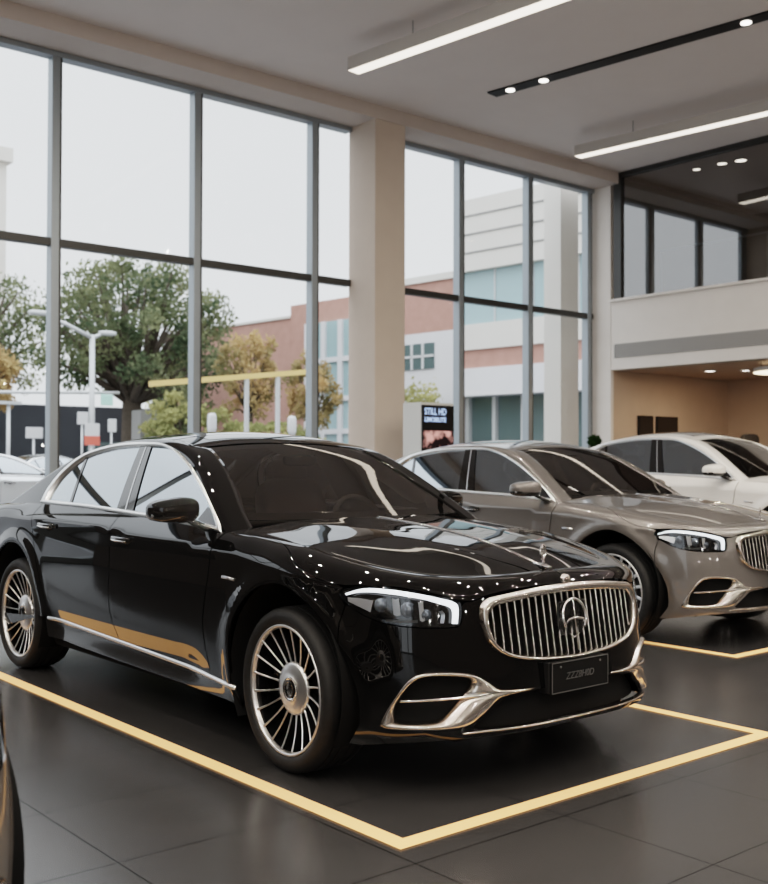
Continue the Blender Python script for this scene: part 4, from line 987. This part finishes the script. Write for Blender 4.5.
# ------------------------------------------------------------------ outside
S(MB().box((-62, 8, -.12), (100.7, 150, .2)).build('floor_street', 'asphalt'))
def tree(loc, label, h, crown, clumps, nleaf, leaf, size, seed, group=None, trunk_r=.35, fork=.35, spread=.30):
    """crown: (centre z, rx, ry, rz)"""
    r = random.Random(seed); t = thing('tree', label, 'tree', loc, 0, group)
    fb = MB(); tb = MB(); fz = crown[0] - crown[3] * fork * 1.6; top = Vector((0, 0, max(.6, fz)))
    tb.tube([(0, 0, -.05), (.1 * trunk_r, 0, fz * .5), tuple(top)], [trunk_r * 1.25, trunk_r, trunk_r * .85], 10)
    for k in range(clumps):
        a = 2.399 * k + r.uniform(-.3, .3); el = math.asin(max(-.75, min(1, -.7 + 1.7 * (k + .5) / clumps))); q = r.uniform(.55, 1.0)
        c = Vector((crown[1] * q * math.cos(a) * math.cos(el), crown[2] * q * math.sin(a) * math.cos(el), crown[0] + crown[3] * q * math.sin(el)))
        rad = spread * r.uniform(.7, 1.25); leaves(fb, c, (crown[1] * rad, crown[2] * rad, crown[3] * rad * .8), nleaf, size, r)
        mid = top.lerp(c, .5) + Vector((r.uniform(-.3, .3), r.uniform(-.3, .3), r.uniform(0, .5))) * trunk_r * 2
        tb.tube([tuple(top - Vector((0, 0, .2))), tuple(mid), tuple(c)], [trunk_r * .42, trunk_r * .24, trunk_r * .07], 6)
    tb.build('trunk', 'bark', t); fb.build('foliage', leaf, t); return t
tree((-38, 17.5, 0), 'large spreading green tree beyond the window, behind the street lamp', 10, (6.6, 4.6, 4.0, 3.6), 75, 190, 'oak_leaf', .21, 5, trunk_r=.48, fork=.45, spread=.26)
tree((-46.3, 13.6, 0), 'dark green tree at the left edge beyond the window', 9, (6.9, 3.4, 3.3, 3.5), 45, 170, 'oak_leaf', .21, 8, trunk_r=.4)
tree((-36, 10.4, 0), 'yellow leaved tree at the left edge below the dark green tree', 6, (4.2, 1.7, 1.5, 2.0), 26, 150, 'orange_leaf', .19, 9, trunk_r=.2)
tree((-32, 19.6, 0), 'slender orange tinted tree in front of the brick wall', 7, (4.6, 1.3, 1.25, 2.3), 30, 120, 'autumn_leaf', .17, 11, trunk_r=.14)
tree((-30, 21.2, 0), 'orange tinted tree in front of the brick wall, nearer the glass tower', 6, (3.9, 1.1, 1.05, 1.7), 24, 120, 'autumn_leaf', .17, 12, trunk_r=.12)
tree((-44.3, 23.3, 0), 'dark green bushy tree in front of the brick wall, beside the big tree', 6, (4.4, 1.8, 1.5, 2.7), 30, 150, 'oak_leaf', .20, 14, trunk_r=.16)
tree((-33, 17.2, 0), 'low yellow green bush below the big tree', 4, (2.4, 1.9, 1.9, 1.6), 24, 150, 'bush_leaf', .18, 15, trunk_r=.12)
tree((-28.2, 17.9, 0), 'low yellow green hedge bush under the yellow barrier', 3, (2.0, 1.6, 2.2, .9), 24, 140, 'bush_leaf', .16, 16, trunk_r=.10)
for i, (x, y, h) in enumerate(((-40, -4, 8),)):
    tree((x, y, 0), ['broad green tree across the street, out beyond the left windows', 'green street tree far out to the left', 'green street tree farther out to the left', 'green street tree outside the left side windows'][i], h, (h * .62, 4, 4, h * .36), 34, 80, 'oak_leaf', .4, 30 + i)
bang = math.atan2(.087, .996)
bd = thing('hedge', 'yellow green hedge outside beside the kiosk', 'hedge', (-28.9, 25.4, 0), bang)
hb = MB()
for k in range(6): leaves(hb, (-.75 + .42 * k, .1 * math.sin(k), 2.4), (.42, .6, 2.5), 800, .22, rnd)
hb.build('foliage', 'bush_leaf', bd); MB().tube([(1, 0, 0), (1, 0, 2.5)], .06, 6).build('trunk', 'bark', bd)
# buildings: local x runs along the facade, y = 0 is the facade plane, the block lies behind (+y)
bang = math.atan2(.087, .996)
def building(label, name='building', loc=(-30, 27, 0), rz=bang):
    return thing(name, label, 'building', loc, rz)
def blk(t, name, mat, x0, x1, z0, z1, y0=0., dep=6.):
    return MB().box(((x0 + x1) / 2, y0 + dep / 2, (z0 + z1) / 2), (x1 - x0, dep, z1 - z0)).build(name, mat, t)
bA = building('long low red brick building beyond the trees')
blk(bA, 'wall', 'brick', -19.5, -8.75, 0, 8.3); blk(bA, 'parapet', 'cream_panel', -19.5, -8.75, 8.3, 8.42, -.08, 6.1)
bB = building('red brick block with a tall glass stair tower beside the column')
blk(bB, 'wall', 'brick', -8.74, -1.6, 0, 8.9); gl = blk(bB, 'glass_tower', 'facade_glass', -7.05, -2.2, 0, 7.8, -.5, .6)
for x in (-7.0, -5.85, -4.7, -3.5, -2.3): blk(bB, 'tower_mullion', 'pale_panel', x, x + .28, 0, 7.8, -.62, .2)
for z in (2.6, 4.1, 5.9): blk(bB, 'tower_band', 'pale_panel', -7.05, -2.2, z, z + .22, -.6, .2)
bC = building('modern block of cream, glass and brick bands beyond the right window')
blk(bC, 'base_wall', 'pale_panel', -1.59, 2.3, 0, 6.85); blk(bC, 'brick_band', 'brick', -1.59, 2.3, 6.85, 9.0); blk(bC, 'coping', 'cream_panel', -1.59, 2.3, 9.0, 9.28, -.1, 6.2)
w_ = blk(bC, 'window', 'dark_glass', -1.2, .70, 5.3, 6.40, -.05, .1)
for x in (-.62, .02): blk(bC, 'window_bar', 'sign_white', x, x + .12, 5.3, 6.4, -.09, .06)
blk(bC, 'window_bar', 'sign_white', -1.2, .70, 5.80, 5.90, -.09, .06)
blk(bC, 'upper_wall', 'cream_panel', 2.31, 16, 9.05, 11.95, -.6, 6)
for z in (9.75, 10.5, 11.25): blk(bC, 'panel_joint', 'vent_metal', 2.31, 16, z, z + .06, -.63, .06)
blk(bC, 'glass_band', 'facade_glass', 2.31, 16, 6.9, 9.05, -.3, 5)
for x in (4.2, 6.1, 8.2): blk(bC, 'glass_joint', 'pale_metal', x, x + .07, 6.9, 9.05, -.34, .06)
blk(bC, 'white_band', 'cream_panel', 2.31, 16, 5.87, 6.9, -.5, 6); blk(bC, 'lower_brick', 'brick', 2.31, 16, 5.12, 5.87, -.4, 6); blk(bC, 'lilac_band', 'pale_panel', 2.31, 16, 4.0, 5.12, -.55, 6)
blk(bC, 'storefront', 'dark_glass', 2.31, 16, 0, 4.0, .3, 5)
for x in (2.35, 3.75, 5.2, 6.9): blk(bC, 'storefront_post', 'pale_metal', x, x + .16, 0, 4.0, .1, .3)
bD = building('cream building edge with a cornice at the far left', loc=(-56, 18.75, 0), rz=0); MB().box((-3, -5, 9.1), (6, 10, 18.2)).build('wall', 'cream_panel', bD); MB().box((-2.9, -4.95, 18.6), (6.5, 10.4, .8)).build('cornice', 'cream_panel', bD)
bE = building('low dark building across the street behind the signs', loc=(-50, 8, 0), rz=0)
MB().box((-2, 12.2, 2.12), (4, 11, 4.25)).build('wall', 'dark_facade', bE); MB().box((.1, 12.2, 1.0), (.3, 10.6, .5)).build('canopy', 'dark_glass', bE); MB().box((.1, 14.2, 1.9), (.2, 2.6, .9)).build('shop_window', 'dark_glass', bE)
# the white pier outside the right window
S(MB().box((-12.3, 15.32, 3.9), (.5, .62, 7.8)).build('wall_outer_pier', 'cream_panel'))
# street furniture
sl_ = thing('street_lamp', 'grey double armed street lamp in front of the big tree', 'street lamp', (-30, 12.0, 0))
MB().tube([(0, 0, 0), (0, 0, 5.6)], [.11, .085], 12).build('pole', 'pale_metal', sl_)
MB().tube([(0, .0, 5.5), (0, -.9, 5.88), (0, -1.55, 6.1)], [.07, .06, .05], 8).build('arm', 'pale_metal', sl_); MB().tube([(0, 0, 5.5), (0, .35, 5.66)], [.07, .06], 8).build('arm', 'pale_metal', sl_)
h = MB(); superell(h, (0, -1.85, 6.18), (.14, .36, .08), .5, .5, 8, 16); h.build('lamp_head', 'pale_metal', sl_); h = MB(); superell(h, (0, .55, 5.70), (.14, .30, .08), .5, .5, 8, 16); h.build('lamp_head', 'pale_metal', sl_)
s2 = thing('street_lamp', 'thin low T-topped lamp post at the left edge', 'street lamp', (-26, 7.66, 0))
MB().tube([(0, 0, 0), (0, 0, 2.95)], .052, 8).build('pole', 'pale_metal', s2); MB().box((0, 0, 2.99), (.2, .70, .085)).build('lamp_head', 'pale_metal', s2)
ma = thing('signal_mast', 'horizontal grey mast arm over the street carrying a green sign', 'signal mast', (-34, 9.4, 0))
MB().tube([(0, 0, 0), (0, 0, 4.0)], .09, 10).build('pole', 'pale_metal', ma); MB().tube([(0, 0, 3.76), (0, 5.55, 3.96)], .06, 8).build('arm', 'pale_metal', ma)
so = MB().box((.1, 5.0, 3.66), (.05, .50, .42)).build('hanging_sign', 'sign_green', ma, bevel=.02); MB().box((.1, 5.0, 3.66), (.055, .40, .30)).build('sign_face', 'sign_white', so) if False else None
def sign(x, y, zc, w, h, label, mat='sign_white', red=0):
    t = thing('street_sign', label, 'sign', (x, y, 0), 0, 'street signs outside')
    MB().tube([(-.05, 0, 0), (-.05, 0, zc + h * .4)], .035, 8).build('post', 'pale_metal', t)
    b_ = MB().box((0, 0, zc), (.05, w, h)).build('board', mat, t, bevel=.01)
    if red: MB().box((.006, 0, zc - h * .3), (.05, w * 1.01, h * .42)).build('red_panel', 'sign_red', t)
sign(-26, 10.17, 2.15, .46, .64, 'red and white sign board below the street lamp', 'sign_white', 1)
sign(-30, 11.68, 2.78, .38, .42, 'small square white sign beside the street lamp pole')
sign(-30, 12.74, 2.56, .30, .44, 'small white sign right of the street lamp pole')
sign(-30, 10.02, 2.26, .56, .36, 'low wide white sign in front of the dark building')
hb_ = thing('height_barrier', 'yellow horizontal barrier beam on grey posts in front of the trees', 'barrier', (-22, 9.96, 0))
MB().bar((0, 0, 3.42), (0, 5.1, 4.02), .14, .15).build('beam', 'barrier_yellow', hb_)
for y, z in ((3.05, 3.74), (4.12, 3.86)): MB().bar((0, y, 0), (0, y, z), .10, .10, (1, 0, 0)).build('post', 'pale_metal', hb_)
for y, lb in ((13.07, 'white bollard lamp outside left of the barrier post'), (16.0, 'white bollard lamp outside right of the barrier post')):
    t = thing('bollard_lamp', lb, 'lamp', (-24, y, 0), 0, 'bollard lamps'); MB().tube([(0, 0, 0), (0, 0, 2.2)], .09, 10).build('post', 'pale_metal', t); h = MB(); superell(h, (0, 0, 2.5), (.12, .13, .30), .5, .6, 10, 16); h.build('lamp_head', 'sign_white', t)
ub = MB().box((-35.6, 16.9, 1.9), (.8, .85, 3.0)); tag(ub.build('utility_cabinet', 'vent_metal', bevel=.03), 'plain grey cabinet beside the big tree trunk', 'cabinet')
# ------------------------------------------------------------------ cars
car = make_sedan('sedan', 'glossy black sedan with upright chrome grille in front on the dark floor')
wh = make_wheel(None); fit_wheels(car, wh)
def free(o):
    for c in list(o.children): free(c)
    bpy.data.objects.remove(o)
free(wh)
wh2 = make_wheel(None, spokes=18, wide=True)
def another(label, paint, loc, rz=0, sc=(1, 1, 1), extra=None, wheels=True):
    sw = {'black_paint': paint}; sw.update(extra or {})
    c = copy_tree(car, None, sw, skip=('wheel',) if wheels else ())
    c.location = loc; c.rotation_euler = (0, 0, rz); c.scale = sc; c['label'] = label
    if wheels: fit_wheels(c, wh2)
    return c
another('metallic taupe sedan parked behind the black sedan', 'taupe_paint', (-1.31, 4.0, 0), 0, (1.015, 1.015, 1.015))
another('white car farthest right behind the taupe sedan', 'white_paint', (-2.2, 8.2, 0), 0, (1.05, 1.05, 1.13))
another('taupe brown car cut off at the lower left corner', 'sand_paint', (1.085, -3.60, 0), math.radians(6))
another('white car outside beyond the left window', 'silver_paint', (-17.2, 5.5, 0), math.radians(90), (1, 1, 1), None, False)
another('dark car outside behind the white street car', 'black_paint', (-28.3, 11.5, 0), math.radians(92), (1, 1, 1), None, False)
free(wh2)
# ------------------------------------------------------------------ world, camera, view
w = bpy.data.worlds.new('overcast_sky'); SC.world = w; w.use_nodes = True
n, l = w.node_tree.nodes, w.node_tree.links; bg = n['Background']
tc = n.new('ShaderNodeTexCoord'); sp = n.new('ShaderNodeSeparateXYZ'); l.new(tc.outputs['Generated'], sp.inputs[0])
r = n.new('ShaderNodeValToRGB'); e = r.color_ramp.elements
e[0].position = .0; e[0].color = (.80, .83, .86, 1); e[1].position = 1.; e[1].color = (2.6, 2.75, 2.95, 1)
q = e.new(.42); q.color = (.86, .90, .94, 1)
l.new(sp.outputs[2], r.inputs[0])
nz = n.new('ShaderNodeTexNoise'); nz.inputs['Scale'].default_value = 2.5; nz.inputs['Detail'].default_value = 5; l.new(tc.outputs['Generated'], nz.inputs[0])
mr = n.new('ShaderNodeMapRange'); mr.inputs[1].default_value = .3; mr.inputs[2].default_value = .7; mr.inputs[3].default_value = .93; mr.inputs[4].default_value = 1.06; l.new(nz.outputs['Fac'], mr.inputs[0])
vm = n.new('ShaderNodeVectorMath'); vm.operation = 'SCALE'; l.new(r.outputs[0], vm.inputs[0]); l.new(mr.outputs[0], vm.inputs['Scale']); l.new(vm.outputs[0], bg.inputs[0]); bg.inputs[1].default_value = 1.0
cam_d = bpy.data.cameras.new('camera'); cam = bpy.data.objects.new('camera', cam_d); COL.objects.link(cam)
fw = Vector((-0.76541183, 0.64329514, 0.01777926)); rt = Vector((0.64342852, 0.76550221, 0.00247189)); up = Vector((0.01201991, -0.0133317, 0.99983888))
cam.matrix_world = Matrix(((rt.x, up.x, -fw.x, 3.89798557), (rt.y, up.y, -fw.y, -3.62089324), (rt.z, up.z, -fw.z, 1.37271379), (0, 0, 0, 1)))
cam_d.sensor_fit = 'HORIZONTAL'; cam_d.sensor_width = 36; cam_d.lens = 1068.7358 * 36 / 768; cam_d.clip_end = 400
cam_d.dof.use_dof = True; cam_d.dof.focus_distance = 4.9; cam_d.dof.aperture_fstop = 4.0
SC.camera = cam
SC.view_settings.view_transform = 'Filmic'; SC.view_settings.look = 'Medium High Contrast'; SC.view_settings.exposure = .9
SC.cycles.use_denoising = True; SC.cycles.max_bounces = 10; SC.cycles.transparent_max_bounces = 24; SC.cycles.sample_clamp_indirect = 6
